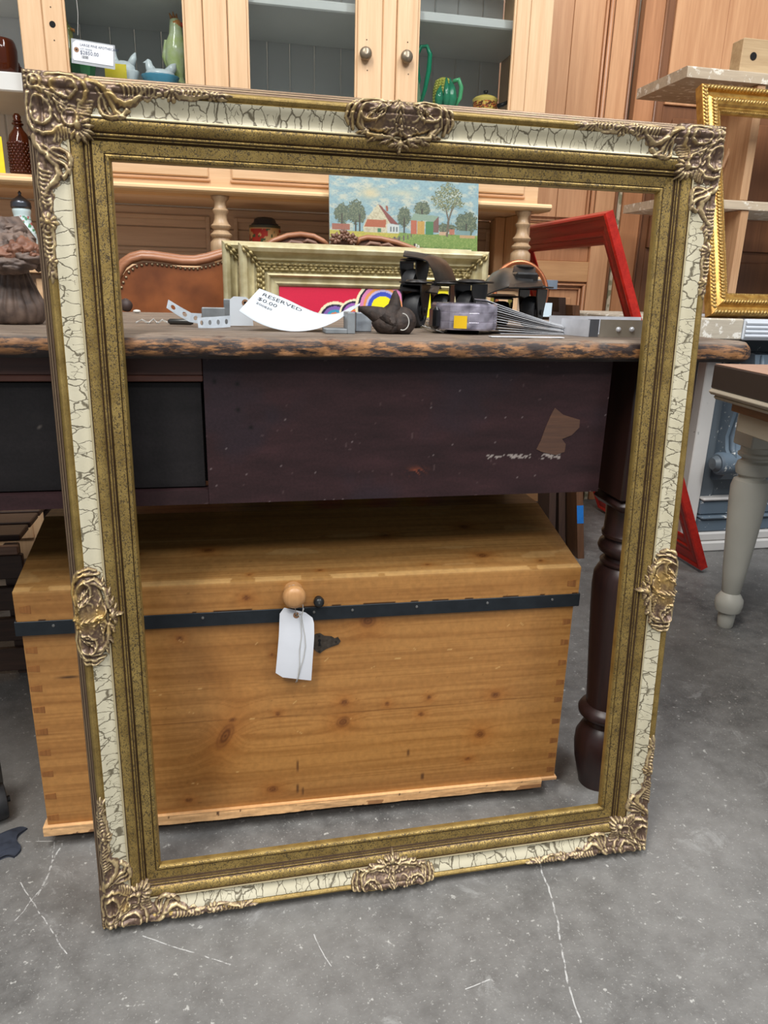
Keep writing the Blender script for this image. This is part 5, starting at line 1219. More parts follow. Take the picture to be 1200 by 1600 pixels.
def sheet(par, A_, Bq, name='arm', th_=.002, m=None):
    """a bent steel arm between two point rows, arched across"""
    n = len(A_); V = []; K = 6
    for i in range(n):
        a, c = Vector(A_[i]), Vector(Bq[i])
        for j in range(K+1): t = j/K; p = a.lerp(c, t); V.append(p+Vector((0, 0, .006*math.sin(PI*t))))
    m_ = len(V); V += [v-Vector((0, 0, th_)) for v in V]; F = []
    for i in range(n-1):
        for j in range(K): q = i*(K+1)+j; F += [(q, q+1, q+K+2, q+K+1), (q+m_, q+K+1+m_, q+K+2+m_, q+1+m_)]
    for i in range(n-1): q = i*(K+1); F += [(q, q+K+1, q+K+1+m_, q+m_), (q+K, q+K+m_, q+2*K+1+m_, q+2*K+1)]
    for j in range(K): q = (n-1)*(K+1)+j; F += [(j, j+m_, j+1+m_, j+1), (q, q+1, q+1+m_, q+m_)]
    return mesh(name, V, F, m or m_blk, par, angle=50)
YA = .22
d1 = thing('caster_dolly', 'black three-wheeled caster dolly standing left on the heap, one wheel riding high', 'dolly', (.40, YA+.02, ZT_), 'black caster dollies')
def cz(px, py, Y): p = at(px, py, Y=Y); return p.x, p.z
x, _ = cz(649, 480, YA); caster(d1, x, YA, ZT_, .066, -.6, .026, .026)
x, _ = cz(691, 480, YA+.07); caster(d1, x, YA+.07, ZT_, .066, -.5, .025, .032)
x, z = cz(636, 430, YA+.12); zc1 = at(648, 405, Y=YA+.10).z; caster(d1, x+.012, YA+.12, zc1-.062, .062, -.8, .024, .024)
sheet(d1, [at(660, 404, Y=YA+.05), at(668, 408, Y=YA+.05), at(676, 422, Y=YA+.045), at(680, 438, Y=YA+.04), at(672, 447, Y=YA+.03)], [at(683, 404, Y=YA+.13), at(697, 407, Y=YA+.13), at(706, 420, Y=YA+.12), at(712, 436, Y=YA+.11), at(716, 445, Y=YA+.10)])
sheet(d1, [at(624, 452, Y=YA-.02), at(650, 453, Y=YA-.02), at(684, 458, Y=YA)], [at(628, 448, Y=YA+.05), at(652, 448, Y=YA+.05), at(690, 450, Y=YA+.06)], m=m_blks)
sheet(d1, [at(630, 399, Y=YA+.10), at(650, 402, Y=YA+.09), at(664, 405, Y=YA+.07)], [at(634, 396, Y=YA+.15), at(654, 398, Y=YA+.15), at(678, 402, Y=YA+.14)], m=m_blks)
d3 = thing('caster_dolly', 'black caster with round plate lying between the two dollies', 'dolly', (.46, YA, ZT_), 'black caster dollies')
x, z = cz(735, 470, YA-.03); zt3 = at(728, 440, Y=YA-.03).z; caster(d3, x, YA-.03, zt3-.062, .062, -.9, .025, .033); 
B().box(x-.02, x+.03, YA-.05, YA+.01, ZT_+.0, zt3-.0625, .004).obj('support_plate', m_blk, d3)
d2 = thing('caster_dolly', 'black caster dolly with a wide humped arm standing right on the heap', 'dolly', (.55, YA+.05, ZT_), 'black caster dollies')
x, _ = cz(831, 480, YA+.04); caster(d2, x, YA+.04, ZT_, at(825, 448, Y=YA+.04).z-ZT_, -.8, .025, .032)
x, _ = cz(783, 480, YA+.10); caster(d2, x, YA+.10, ZT_, .048, -.2, .020, .038)
sheet(d2, [at(756, 462, Y=YA), at(764, 458, Y=YA), at(780, 452, Y=YA), at(800, 446, Y=YA), at(832, 444, Y=YA+.01)], [at(757, 440, Y=YA+.11), at(770, 426, Y=YA+.11), at(787, 418, Y=YA+.11), at(808, 419, Y=YA+.11), at(836, 428, Y=YA+.10)], name='arm')
sheet(d2, [at(795, 449, Y=YA-.01), at(820, 449, Y=YA-.01), at(848, 447, Y=YA)], [at(800, 441, Y=YA+.07), at(822, 440, Y=YA+.07), at(845, 442, Y=YA+.07)], m=m_blks)
sheet(d2, [at(801, 424, Y=YA+.06), at(818, 427, Y=YA+.06), at(837, 426, Y=YA+.06)], [at(806, 418, Y=YA+.12), at(820, 417, Y=YA+.12), at(836, 421, Y=YA+.12)], m=m_blks)
p = at(818, 420, Y=YA+.09); B().lathe([(0, 0), (.016, 0), (.017, .003), (.012, .006), (0, .007)], (p.x, p.y, p.z), 24).obj('swivel_plate', m_blks, d2, angle=40)
p = at(818, 432, Y=YA+.05); B().box(p.x-.02, p.x+.018, YA+.03, YA+.07, at(800, 446, Y=YA+.04).z, p.z+.006, .003).obj('bracket', m_blk, d2)
# copper hoop with its little tag
c = at(812, 472, Y=.47); hp = thing('copper_hoop', 'copper tube hoop with a pale blue tag standing behind the right dolly', 'hoop', (c.x, .47, ZT_)); R_ = c.z-ZT_+.0
R_ = .052; cz_ = ZT_+R_+.0045
B().tube([(c.x+R_*math.cos(2*PI*k/48), .47+.012*math.sin(2*PI*k/48), cz_+R_*math.sin(2*PI*k/48)) for k in range(48)], .0045, 10, True).obj('hoop', plain('copper', (196, 122, 84), .3, .8), hp, smooth=True)
p = at(846, 473, Y=.455); q = at(861, 496, Y=.455); B().box(p.x, q.x, .455, .4556, q.z+.001, p.z, .0001).obj('tag', plain('pale_blue_card', (196, 214, 226), .7, 0, .03), hp); B().tube([(p.x+.006, .456, p.z-.004), (p.x+.004, .466, p.z+.008)], .0005).obj('string', m_str, hp)
# black gnarled root ornament
m_root = plain('charred_root', (34, 27, 25), .7, 0, .3, 150, .8, (70, 56, 48))
c = tb(612, 522); Yr = c.y+.012; gr = thing('gnarled_root', 'black gnarled root with an upturned horn beside the rainbow painting', 'root', (c.x, Yr, ZT_))
def rp(px, py, o=0): return at(px, py, Y=Yr+o)
b = B(); b.tube([rp(560, 484), rp(575, 487), rp(590, 492), rp(603, 500), rp(612, 507)], [.003, .007, .010, .015, .018], 14); b.tube([rp(618, 455), rp(619, 465), rp(617, 478), rp(611, 490), rp(606, 502)], [.002, .005, .0085, .013, .019], 14); b.ball(rp(627, 504), (.019, .019, .019), 18, 12); b.ball(rp(606, 505), (.02, .018, .0165), 18, 12)
b.noise(.004, 70, 3); v = np.array(b.V); v[:, 2] = np.maximum(v[:, 2], ZT_+.0003); b.V = v.tolist(); b.obj('root', m_root, gr, smooth=True)
b = B(); b.tube([rp(629+10*math.cos(a), 503+13*math.sin(a), -.02) for a in np.linspace(-1.6, 1.9, 14)], .0007, 6); b.obj('white_twine', m_str, gr, smooth=True)
sp_ = [(640, 512), (646, 506), (652, 508), (662, 514), (672, 518), (682, 519), (690, 516), (682, 509), (668, 503), (660, 507), (666, 515), (680, 521), (692, 521), (700, 519), (690, 513), (676, 507), (668, 509), (676, 516), (694, 517)]
b = B(); b.tube([tb(x_, y_)+Vector((0, 0, .001+.004*abs(math.sin(i*1.3)))) for i, (x_, y_) in enumerate(sp_)], .0007, 6); tag(b.obj('twine_tangle', m_str, smooth=True), 'loose tangle of white twine between the black root and the silver roll', 'twine')
# faceted silvery roll with yellow sticker
c0 = tb(741, 524); RR = .046; cy_ = c0.y+RR+.004; zr0 = ZT_+.0058; hr = .034
ro = thing('mirror_roll', 'silvery faceted roll with a yellow sticker on its side', 'roll', (c0.x, cy_, ZT_))
def rcol(V):
    n = vnoise(V[:, 0]*210, V[:, 2]*160, 4); n2 = fbm(V[:, 0]*500, V[:, 2]*500, 6); c = np.outer(.7+.6*n2, (176, 170, 184.)); return mixc(c, (n > .6)*.8, (92, 86, 98))
b = B(); b.lathe([(RR*.8, 0), (RR*.985, 0), (RR, .002), (RR*1.0, .010), (RR*.99, .0105), (RR*1., .011), (RR*1.0, .022), (RR*.99, .0225), (RR, .023), (RR, hr-.003), (RR*.97, hr), (RR*.8, hr)], (c0.x, cy_, zr0), 22)
mesh('band', b.V, b.F, attrmat('mirror_facets', .14, .45, .2, 120, .1), ro, cols=rcol(np.array(b.V)))
B().lathe([(0, 0), (RR*.79, 0), (RR*.79, hr*.9), (0, hr*.9)], (c0.x, cy_, zr0+.001), 30).obj('core', plain('dark_core', (26, 24, 26), .4), ro)
B().lathe([(0, 0), (.021, 0), (.023, .002), (.019, .0055), (0, .0056)], (c0.x, cy_, ZT_+.0001), 28).obj('foot', plain('black_plastic', (22, 22, 24), .3), ro)
p = at(709, 493, Y=cy_-RR*.8); q = at(726, 513, Y=cy_-RR*.8); 
def onroll(x_): return cy_-math.sqrt(max(0, (RR*1.012)**2-(x_-c0.x)**2))
b = B(); nn_ = 6; xs = np.linspace(p.x, q.x, nn_); V = [(x_, onroll(x_), z_) for z_ in (q.z, p.z) for x_ in xs]; V += [(v[0], v[1]+.0004, v[2]) for v in V]
b.add(V, [(i, i+1, i+1+nn_, i+nn_) for i in range(nn_-1)]+[(i+2*nn_, i+3*nn_, i+1+3*nn_, i+1+2*nn_) for i in range(nn_-1)]); b.obj('yellow_sticker', plain('sticker_amber', (240, 196, 20), .5, 0, .02), ro)
B().box(c0.x-RR*1.12, c0.x-RR*.9, cy_-.03, cy_-.004, ZT_+.006, zr0+hr*.85, .004).obj('clasp', plain('black_plastic', (22, 22, 24), .3), ro)
# fanned aluminium slats, silver channel, flat slat
m_al = plain('brushed_aluminium', (214, 216, 222), .3, .25, .1, 60); m_al2 = plain('white_slat', (226, 228, 232), .35, .1, .05, 60)
pr_ = tb(884, 524); sf = thing('slat_fan', 'sheaf of thin silvery slats fanned out to the left of the steel channel', 'slats', (pr_.x-.04, pr_.y+.03, ZT_))
for i in range(12):
    zR = ZT_+.0004+i*.0011; zL = ZT_+.0005+i*.0040; xR = pr_.x-.001*(i % 3); xL = at(790, 500, Y=pr_.y+.02).x-.012-.002*i; y0 = pr_.y+.004+.002*(i % 4)
    n = 8; V = []
    for k in range(n+1):
        t = k/n; xx = xL+(xR-xL)*t; zz_ = zR+(zL-zR)*(1-t)**1.15
        V += [(xx, y0, zz_), (xx, y0+.05, zz_), (xx, y0+.05, zz_+.0008), (xx, y0, zz_+.0008)]
    F = [(k*4+j, k*4+(j+1) % 4, k*4+4+(j+1) % 4, k*4+4+j) for k in range(n) for j in range(4)]+[(3, 2, 1, 0), (n*4, n*4+1, n*4+2, n*4+3)]
    mesh('slat', V, F, m_al2 if i % 3 else m_al, sf)
a = tb(882, 524); c = tb(936, 527); e = tb(1040, 527)
ch = thing('steel_channel', 'bright riveted steel channel lying at the right end of the tabletop', 'bracket', (c.x, c.y+.03, ZT_)); ht = .0235
def slab(name, P0, P1, z0, z1, th_, m): 
    P0, P1 = Vector(P0), Vector(P1); d = (P1-P0).normalized(); nrm = Vector((-d.y, d.x, 0)); V = [P0, P1, P1+nrm*th_, P0+nrm*th_]; V = [(v.x, v.y, z0) for v in V]+[(v.x, v.y, z1) for v in V]
    return mesh(name, V, [(3, 2, 1, 0), (4, 5, 6, 7), (0, 1, 5, 4), (1, 2, 6, 5), (2, 3, 7, 6), (3, 0, 4, 7)], m, ch)
slab('end_plate', (a.x, a.y+.014, 0), (c.x-.0165, c.y, 0), ZT_+.0003, ZT_+ht*.97, .0012, m_al); slab('side_plate', (c.x, c.y, 0), (e.x, c.y+.002, 0), ZT_+.0003, ZT_+ht, .0012, plain('polished_steel', (190, 182, 168), .25, .6)); slab('back_plate', (a.x, a.y+.055, 0), (e.x, a.y+.06, 0), ZT_+.0003, ZT_+ht+.001, .0012, m_al)
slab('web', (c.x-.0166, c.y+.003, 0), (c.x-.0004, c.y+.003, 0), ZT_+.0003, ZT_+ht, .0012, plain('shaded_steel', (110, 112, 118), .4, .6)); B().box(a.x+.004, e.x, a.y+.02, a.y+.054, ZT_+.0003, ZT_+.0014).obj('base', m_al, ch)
for px in (967, 988): p = at(px, 515, Y=c.y-.001); B().ball((p.x, c.y+.0005, p.z), .0036, 12, 8).obj('rivet', m_al, ch, smooth=True)
p = tb(768, 527); q = tb(885, 529); tag(B().box(p.x, q.x, p.y-.0, p.y+.012, ZT_, ZT_+.001, .0003).obj('flat_slat', m_al2), 'single white slat lying flat along the table front below the fan', 'slat')
# the curled RESERVED tag
near = [(373, 486), (400, 503), (430, 514), (462, 518), (495, 514), (525, 502), (547, 487), (562, 477)]; far = [(405, 451), (426, 459), (450, 469), (475, 481), (500, 490), (527, 490), (548, 480), (563, 474)]
Yn = tb(462, 518.5).y; NP = [at(*p, Y=Yn) for p in near]; FP_ = [at(*p, Y=Yn+.055) for p in far]
def interp(P, u):
    u = min(max(u, 0), 1)*(len(P)-1); i = min(int(u), len(P)-2); f = u-i; g = lambda k: P[min(max(k, 0), len(P)-1)]
    a_, b_, c_, d_ = g(i-1), g(i), g(i+1), g(i+2); return .5*((2*b_)+(c_-a_)*f+(2*a_-5*b_+4*c_-d_)*f*f+(3*b_-a_-3*c_+d_)*f**3)
def card(u, v, o=0):
    p = interp(NP, u).lerp(interp(FP_, u), v); du = interp(NP, min(u+.01, 1))-interp(NP, max(u-.01, 0)); dv = interp(FP_, u)-interp(NP, u); n = du.cross(dv).normalized()
    q = p+n*o; q.z = max(q.z, ZT_+.0004+o); return q
rt = thing('reserved_tag', 'curled white card reading RESERVED on the table edge', 'tag', (NP[3].x, Yn+.02, ZT_)); nu, nv = 40, 8; V = [card(i/nu, j/nv, .0004) for i in range(nu+1) for j in range(nv+1)]; m_ = len(V); V += [card(i/nu, j/nv, 0) for i in range(nu+1) for j in range(nv+1)]; F = []
for i in range(nu):
    for j in range(nv): q = i*(nv+1)+j; F += [(q, q+nv+1, q+nv+2, q+1), (q+m_, q+1+m_, q+nv+2+m_, q+nv+1+m_)]
    q = i*(nv+1); F += [(q, q+m_, q+nv+1+m_, q+nv+1), (q+nv, q+2*nv+1, q+2*nv+1+m_, q+nv+m_)]
mesh('card', V, F, plain('tag_card2', (222, 230, 238), .7, 0, .02), rt, smooth=True)
Lc = sum((NP[i+1]-NP[i]).length for i in range(7)); wc = (FP_[2]-NP[2]).length
m_pr = plain('printer_ink', (40, 40, 48), .7, 0, .01)
for body, u0, v0, sz in (('RESERVED', .07, .80, .0105), ('$0.00', .06, .62, .010), ('200820', .07, .48, .006)):
    words(body, (0, 0, 0), (1, 0, 0), (0, 1, 0), sz, m_pr, rt, bend=lambda x_, y_, u0=u0, v0=v0: card(u0+x_*1.25/Lc, v0+y_/wc, .0007))
# metal bits left of it
def holed(name, tops, bots, Y0, Y1, m, par=None, holes=True, th_=.0008):
    """a bent strip given by its upper and lower edges, with a punched hole in every cell"""
    b = B(); n = len(tops)
    for i in range(n-1):
        t0 = i/(n-1); t1 = (i+1)/(n-1); A0 = at(*bots[i], Y=Y0+(Y1-Y0)*t0); A1 = at(*bots[i+1], Y=Y0+(Y1-Y0)*t1); C0 = at(*tops[i], Y=Y0+(Y1-Y0)*t0+.003); C1 = at(*tops[i+1], Y=Y0+(Y1-Y0)*t1+.003)
        for v in (A0, A1): v.z = max(v.z, ZT_+.0002)
        def bl(u, v): return (A0.lerp(A1, u)).lerp(C0.lerp(C1, u), v)
        out = [(0, 0), (.5, 0), (1, 0), (1, .5), (1, 1), (.5, 1), (0, 1), (0, .5)]; inn = [(.5+.2*math.cos(a_), .5+.24*math.sin(a_)) for a_ in [math.radians(225+45*k) for k in range(8)]]
        nrm = (A1-A0).cross(C0-A0).normalized()*th_
        Vo = [bl(*p) for p in out]+[bl(*p) for p in inn]; Vb = [v-nrm for v in Vo]; F = [(k, (k+1) % 8, 8+(k+1) % 8, 8+k) for k in range(8)]
        if not holes: F.append(tuple(range(8, 16)))
        F2 = [tuple(reversed([q+16 for q in f])) for f in F]; F3 = [(8+k, 8+(k+1) % 8, 24+(k+1) % 8, 24+k) for k in range(8)]+[(0, 16, 17, 1), (1, 17, 18, 2), (4, 20, 21, 5), (5, 21, 22, 6)]
        b.add(Vo+Vb, F+F2+F3)
    return b.obj(name, m, par)
m_gal = plain('galvanised_steel', (206, 216, 226), .32, .2, .15, 70, .1); m_galg = plain('dull_zinc', (156, 162, 166), .45, .25, .2, 50, .1)
Y1_ = tb(330, 513).y
tag(holed('perforated_strip', [(263, 468), (281, 479), (299, 489), (315, 490)], [(260, 481), (278, 493), (296, 503), (312, 506)], Y1_+.035, Y1_+.02, m_gal), 'bent galvanised perforated strip sticking up at the left of the metal bits', 'metal strip')
tag(holed('perforated_strip', [(308, 497), (321, 495.5), (334, 495), (347, 494), (360, 493)], [(310, 513), (322, 513), (335, 512.5), (348, 512), (360, 511)], Y1_, Y1_+.004, m_gal), 'short galvanised perforated strip standing on edge before the grey bar', 'metal strip')
p = at(315, 480, Y=Y1_+.06); q = tb(350, 498); tag(B().box(p.x, at(352, 480, Y=Y1_+.06).x, Y1_+.05, Y1_+.065, ZT_, p.z, .001).obj('zinc_bar', m_galg), 'dull grey zinc bar lying behind the perforated strips', 'metal bar')
p = at(349, 467, Y=Y1_+.08); tag(B().box(p.x, at(363, 467, Y=Y1_+.08).x, Y1_+.075, Y1_+.09, ZT_, p.z, .001).obj('zinc_plate', m_galg), 'upright grey zinc plate beside the blank pale card', 'metal plate')
ct = thing('blank_card_tag', 'pale blank card tag with brown eyelet standing behind the RESERVED card', 'tag', (at(375, 480, Y=Y1_+.05).x, Y1_+.05, ZT_))
pts = [at(x_, y_, Y=Y1_+.045) for x_, y_ in ((359, 509), (359, 468), (365, 463), (384, 464), (392, 470), (396, 509))]; pts = [(p.x, max(p.z, ZT_+.0004)) for p in pts]
B().prism(list(reversed(pts)), (0, Y1_+.045, 0), (1, 0, 0), (0, 0, 1), .0006).obj('card', plain('tag_card2', (222, 230, 238)), ct); p = at(383, 473, Y=Y1_+.044)
for r_, mm, o in ((.0045, plain('kraft_ring', (158, 116, 84)), .0004), (.0018, plain('hole_black', (8, 8, 8)), .0008)): B().prism([(p.x+r_*math.cos(2*PI*k/16), p.z+r_*math.sin(2*PI*k/16)) for k in range(16)], (0, Y1_+.045-o, 0), (1, 0, 0), (0, 0, 1), .0003).obj('eyelet' if r_ > .003 else 'hole', mm, ct)
a = tb(263, 507); c = tb(302, 508); tag(B().tube([a+Vector((0, 0, .0042)), a.lerp(c, .08)+Vector((0, 0, .0042)), a.lerp(c, .92)+Vector((0, 0, .0042)), c+Vector((0, 0, .0042))], [.0022, .004, .004, .003], 10).obj('steel_pin', plain('dark_steel', (84, 84, 82), .35, .7), smooth=True), 'dark steel pin lying in front of the bent perforated strip', 'pin')
b = B(); b.tube([tb(x_, y_)+Vector((0, 0, .001+.003*(i % 2))) for i, (x_, y_) in enumerate([(213, 505), (222, 504), (232, 506), (240, 503), (246, 506), (254, 504), (262, 505)])], .0012, 6); tag(b.obj('string_scrap', m_str), 'white scrap of string left of the steel pin', 'string')
c = tb(214, 489); b = B().ball((c.x, c.y, ZT_+.003), (.007, .006, .003), 12, 8); tag(b.obj('plaster_crumb', m_str, smooth=True), 'white crumb near the back of the tabletop', 'crumb')
c = tb(197, 487); b = B().ball((c.x, c.y, ZT_+.0125), (.014, .012, .0125), 12, 8).noise(.004, 60, 5); v = np.array(b.V); v[:, 2] = np.maximum(v[:, 2], ZT_+.0002); b.V = v.tolist(); tag(b.obj('wood_offcut', plain('dark_offcut', (62, 46, 42), .6), angle=40), 'dark rounded offcut at the back edge left of the leather', 'offcut')
# galvanised angle bracket right of the card
c = tb(508, 521); br = thing('angle_bracket', 'dull galvanised angle bracket between the RESERVED card and the black root', 'bracket', (c.x+.02, c.y+.02, ZT_))
p = tb(541, 521); B().box(c.x, p.x, c.y-.004, c.y+.03, ZT_, ZT_+.006, .0008).obj('foot', m_galg, br); B().box(p.x, p.x+.010, c.y-.004, c.y+.03, ZT_, at(546, 488, Y=c.y).z, .0008).obj('upright', m_galg, br)
p = at(555, 488, Y=c.y+.05); q = at(580, 488, Y=c.y+.05); tag(B().box(p.x, q.x, c.y+.045, c.y+.06, ZT_, p.z, .001).obj('zinc_bar', m_gal), 'bright galvanised block behind the horn of the black root', 'metal bar')
b = B(); b.tube([tb(553, 518)+Vector((0, 0, .002)), tb(570, 516)+Vector((0, 0, .004)), tb(592, 512)+Vector((0, 0, .006))], .0018, 6); tag(b.obj('pink_tie', plain('pinkish_ribbon', (206, 190, 190), .6)), 'pale pink tie lying under the left arm of the black root', 'tie')
# carved capital at the left end
m_carv = plain('weathered_carved_oak', (128, 108, 96), .6, 0, .35, 60, .5, (62, 50, 46)); m_carv2 = plain('reddish_carved_oak', (140, 94, 70), .55, 0, .3, 24, .5, (80, 52, 42))
Yc_ = .17; c = at(-2, 512, Y=Yc_-.09); cp2 = thing('carved_capital', 'weathered carved wooden capital with scalloped base at the left end of the table', 'carving', (c.x, Yc_, ZT_))
def kz(px, py, Y=Yc_-.05): return at(px, py, Y=Y)
Rb = at(72, 500, Y=Yc_).x-c.x
b = B(); b.lathe([(0, 0), (Rb*.86, 0), (Rb*.95, .004), (Rb, .014), (Rb*.99, .023), (Rb*.92, .028), (Rb*.78, .038), (Rb*.63, .051), (Rb*.50, .065), (Rb*.42, .080), (Rb*.4, .090), (0, .092)], (c.x, Yc_, ZT_), 144, flute=lambda a_, z: 1+.17*abs(math.cos(a_*8))**.6*min(1, z*30+.4)*(1 if z < .088 else 0)-.06); b.noise(.002, 40, 3); v = np.array(b.V); v[:, 2] = np.maximum(v[:, 2], ZT_+.0002); b.V = v.tolist(); b.obj('scalloped_base', m_carv, cp2, smooth=True)
r = random.Random(9)
for (px, py, rx, rz, ang, mm, of) in ((10, 392, .026, .016, .3, m_carv, -.03), (-4, 376, .024, .018, 1.0, m_carv, -.02), (32, 388, .018, .013, -.5, m_carv, -.035), (16, 404, .026, .012, .1, m_carv2, -.045), (46, 396, .018, .012, -.8, m_carv2, -.04), (38, 410, .022, .012, .2, m_carv, -.045), (4, 416, .026, .013, -.2, m_carv, -.05), (60, 412, .016, .011, -.9, m_carv, -.03), (24, 374, .014, .010, .9, m_carv, -.02), (40, 382, .011, .009, .3, m_carv, -.02), (8, 366, .016, .009, .2, m_carv, -.015), (52, 404, .013, .009, .6, m_carv2, -.045), (26, 398, .013, .010, 1.2, m_carv2, -.05), (22, 418, .022, .010, -.1, m_carv, -.05)):
    p = at(px, py-5, Y=Yc_+of+.012); b = B(); b.ball((0, 0, 0), 1, 56, 30); v = np.array(b.V); A_ = np.arctan2(v[:, 2], v[:, 0]); ry = min(rx, .018)
    g = 1+.13*np.abs(np.sin(v[:, 0]*4.2+v[:, 2]*2.2+1.2*np.sin(v[:, 2]*2+px)))-.10*np.clip(np.sin(A_*3+px), 0, 1)+(fbm(v[:, 0]*3+px, v[:, 2]*3+v[:, 1], px+9)-.5)*.5
    v = v*g[:, None]*np.array([rx, ry, rz]); ca, sa = math.cos(ang), math.sin(ang); v = np.stack([v[:, 0]*ca-v[:, 2]*sa+p.x, v[:, 1]+p.y, v[:, 0]*sa+v[:, 2]*ca+p.z], 1)
    mesh('acanthus_leaf', v, b.F, mm, cp2, smooth=True)
b = B(); b.tube([(c.x, Yc_+.005, ZT_+.08), (c.x, Yc_+.01, ZT_+.105), (c.x, Yc_+.01, ZT_+.13)], [.03, .028, .012], 14); b.noise(.004, 60, 7); b.obj('core', m_carv, cp2, smooth=True)

# ------------------------------------------------------------------ RIGHT SIDE
# panelled doors and posts along the back
YD = 1.75
m_am = wood('amber_panelling', (218, 170, 128), (182, 130, 92), 'z', .28, .5, .5); m_amd = wood('amber_panelling_dark', (196, 142, 102), (158, 108, 74), 'z', .3, .5, .5); m_ams = wood('amber_panelling_across', (214, 168, 120), (184, 134, 90), 'x', .3, .5, .5); m_brn_sh = wood('brown_shaded_panelling', (136, 92, 62), (104, 68, 46), 'z', .35, .5)  # the brown one is amber darkened for shelf shade, also used on beads
def XD(px, py=0): return at(px, py, Y=YD).x
def ZD(px, py): return at(px, py, Y=YD).z
xA0, xA1, xs_m, zT = .80, XD(1000), XD(964), 2.3
dr1 = thing('panelled_door', 'amber wood panelled door standing behind the right side of the cabinet', 'door', (1.0, YD, 0))
st = xs_m
B().box(st, xA1, YD, YD+.035, 0, zT, .002).obj('stile', m_am, dr1); B().box(xA0, xA0+.09, YD, YD+.035, 0, zT, .002).obj('stile', m_am, dr1)
rz = [(0, .16), (ZD(880, 440), ZD(880, 408)), (ZD(880, 383), ZD(880, 351)), (2.12, zT)]
for z0, z1 in rz: B().box(xA0+.0905, st-.0005, YD, YD+.035, z0, z1, .002).obj('rail', m_ams, dr1)
for k in range(3):
    z0, z1 = rz[k][1]+.0005, rz[k+1][0]-.0005; xl_ = xA0+.091; xr2 = st-.001; mm = (m_am, m_amd, m_am)[k]
    n_ = 1 if k == 1 else 3; w_ = (xr2-xl_)/n_
    for i in range(n_): B().box(xl_+w_*i+.0008, xl_+w_*(i+1)-.0008, YD+.016, YD+.03, z0, z1, .0015).obj('panel', mm, dr1)
    b = B()
    if k != 1:
        for y_, r_, o_ in ((YD+.004, .009, .010), (YD+.010, .006, .024)): b.tube([(xl_+o_, y_, z0+o_), (xr2-o_, y_, z0+o_), (xr2-o_, y_, z1-o_), (xl_+o_, y_, z1-o_)], r_, 8, True)
        b.obj('panel_moulding', m_amd, dr1, angle=50)
zlo = rz[1][0]; B().box(xA0+.13, st-.055, YD+.002, YD+.0155, .22, zlo-.055, .008).obj('raised_field', m_am, dr1)
B().tube([(xA1-.007, YD-.004, 0), (xA1-.007, YD-.004, zT)], .006, 8).obj('bead', m_brn_sh, dr1, smooth=True)
dr2 = thing('panelled_door', 'amber panelled door with shade coloured in below shelf height, behind the raw shelf unit at the right', 'door', (1.9, YD, 0))
xB0 = XD(1010); s1 = XD(1046); s2 = XD(1060)
B().box(xB0, s1, YD-.002, YD+.035, 0, zT, .002).obj('stile', m_amd, dr2); B().box(s1+.0005, s2, YD+.012, YD+.03, 0, zT, .001).obj('bead', m_brn_sh, dr2)
B().tube([(s1-.008, YD-.004, 0), (s1-.008, YD-.004, zT)], .005, 8).obj('bead', m_brn_sh, dr2, smooth=True)
B().box(2.55, 2.66, YD-.002, YD+.035, 0, zT, .002).obj('stile', m_brn_sh, dr2)
zz2 = [0, .12, .44, .56, .98, 1.09, 1.46, 1.50, 2.2, 2.3]
for i in range(5): xa = s2+.001+(2.549-s2)*i/5; B().box(xa, xa+(2.549-s2)/5-.001, YD+.004, YD+.03, zz2[7], zT, .0015).obj('panel', m_am, dr2)
for k in (0, 2, 4): B().box(s2+.001, 2.549, YD-.001, YD+.034, zz2[k], zz2[k+1], .002).obj('rail', m_brn_sh, dr2)
B().box(s2+.001, 2.549, YD+.002, YD+.034, zz2[6], zz2[7]-.001, .002).obj('rail', m_am, dr2)
for z0, z1 in ((.12, .44), (.56, .98), (1.09, 1.46)):  # brown colour puts the shelf's shade into these lower panels
    for xa, xb in ((s2+.001, s2+.30), (s2+.301, s2+.60), (s2+.601, 2.549)): B().box(xa, xb, YD+.012, YD+.03, z0+.0005, z1-.0005, .001).obj('panel', m_brn_sh, dr2); B().box(xa+.04, xb-.04, YD+.002, YD+.0115, z0+.04, z1-.04, .006).obj('raised_field', m_brn_sh, dr2)
# strip of floral wallpaper on a board between post and door
p = at(945, 320, Y=YD-.0); q = at(956, 320, Y=YD-.0)
fs = grid('floral_board', (XD(1002), YD+.008, 0), (1, 0, 0), (0, 0, 1), XD(1009)-XD(1002), 1.30, 10, 300, lambda a, b: mixc(np.outer(np.ones_like(a), (196, 184, 160.)), (vnoise(a*90, b*60, 3) > .6)*.7, (110, 112, 84)), attrmat('wallpaper', .7, 0, .05, 100, 0), None, .006); tag(fs, 'narrow strip of faded floral board standing between the two panelled doors', 'board')

# mantelpiece: shelf, pilaster with scroll corbel, plinth
m_ww = wood('whitewashed_pine', (206, 198, 180), (150, 138, 122), 'x', .7, 1.4, .8, ((226, 222, 212), .55, 6)); m_chp = plain('chipped_grey_blue_paint', (98, 112, 122), .6, 0, .2, 12, .3, (66, 76, 84))
def chipped(name, base, chip, th_, sc=22):
    if name in MATS: return MATS[name]
    t = NT(name); n = t.noise(t.coord(), sc, 6, .75, .4); n2 = t.noise(t.coord(), 6, 3); c = t.mix(n2, lin(base), lin(tuple(v*.8 for v in base))); c = t.mix(t.ramp(n, [(th_, (0, 0, 0)), (th_+.02, (1, 1, 1))]), c, lin(chip)); t.fin(c, .5); t.bump(t.ramp(n, [(th_, (0, 0, 0)), (th_+.02, (1, 1, 1))]), .4, -.001); MATS[name] = t.m; return t.m
m_gb = chipped('chipped_blue_grey', (96, 106, 114), (210, 212, 210), .60); m_bl2 = chipped('chipped_slate_blue', (98, 114, 128), (214, 216, 214), .58); m_cw = chipped('chipped_white', (214, 212, 208), (120, 120, 118), .66)
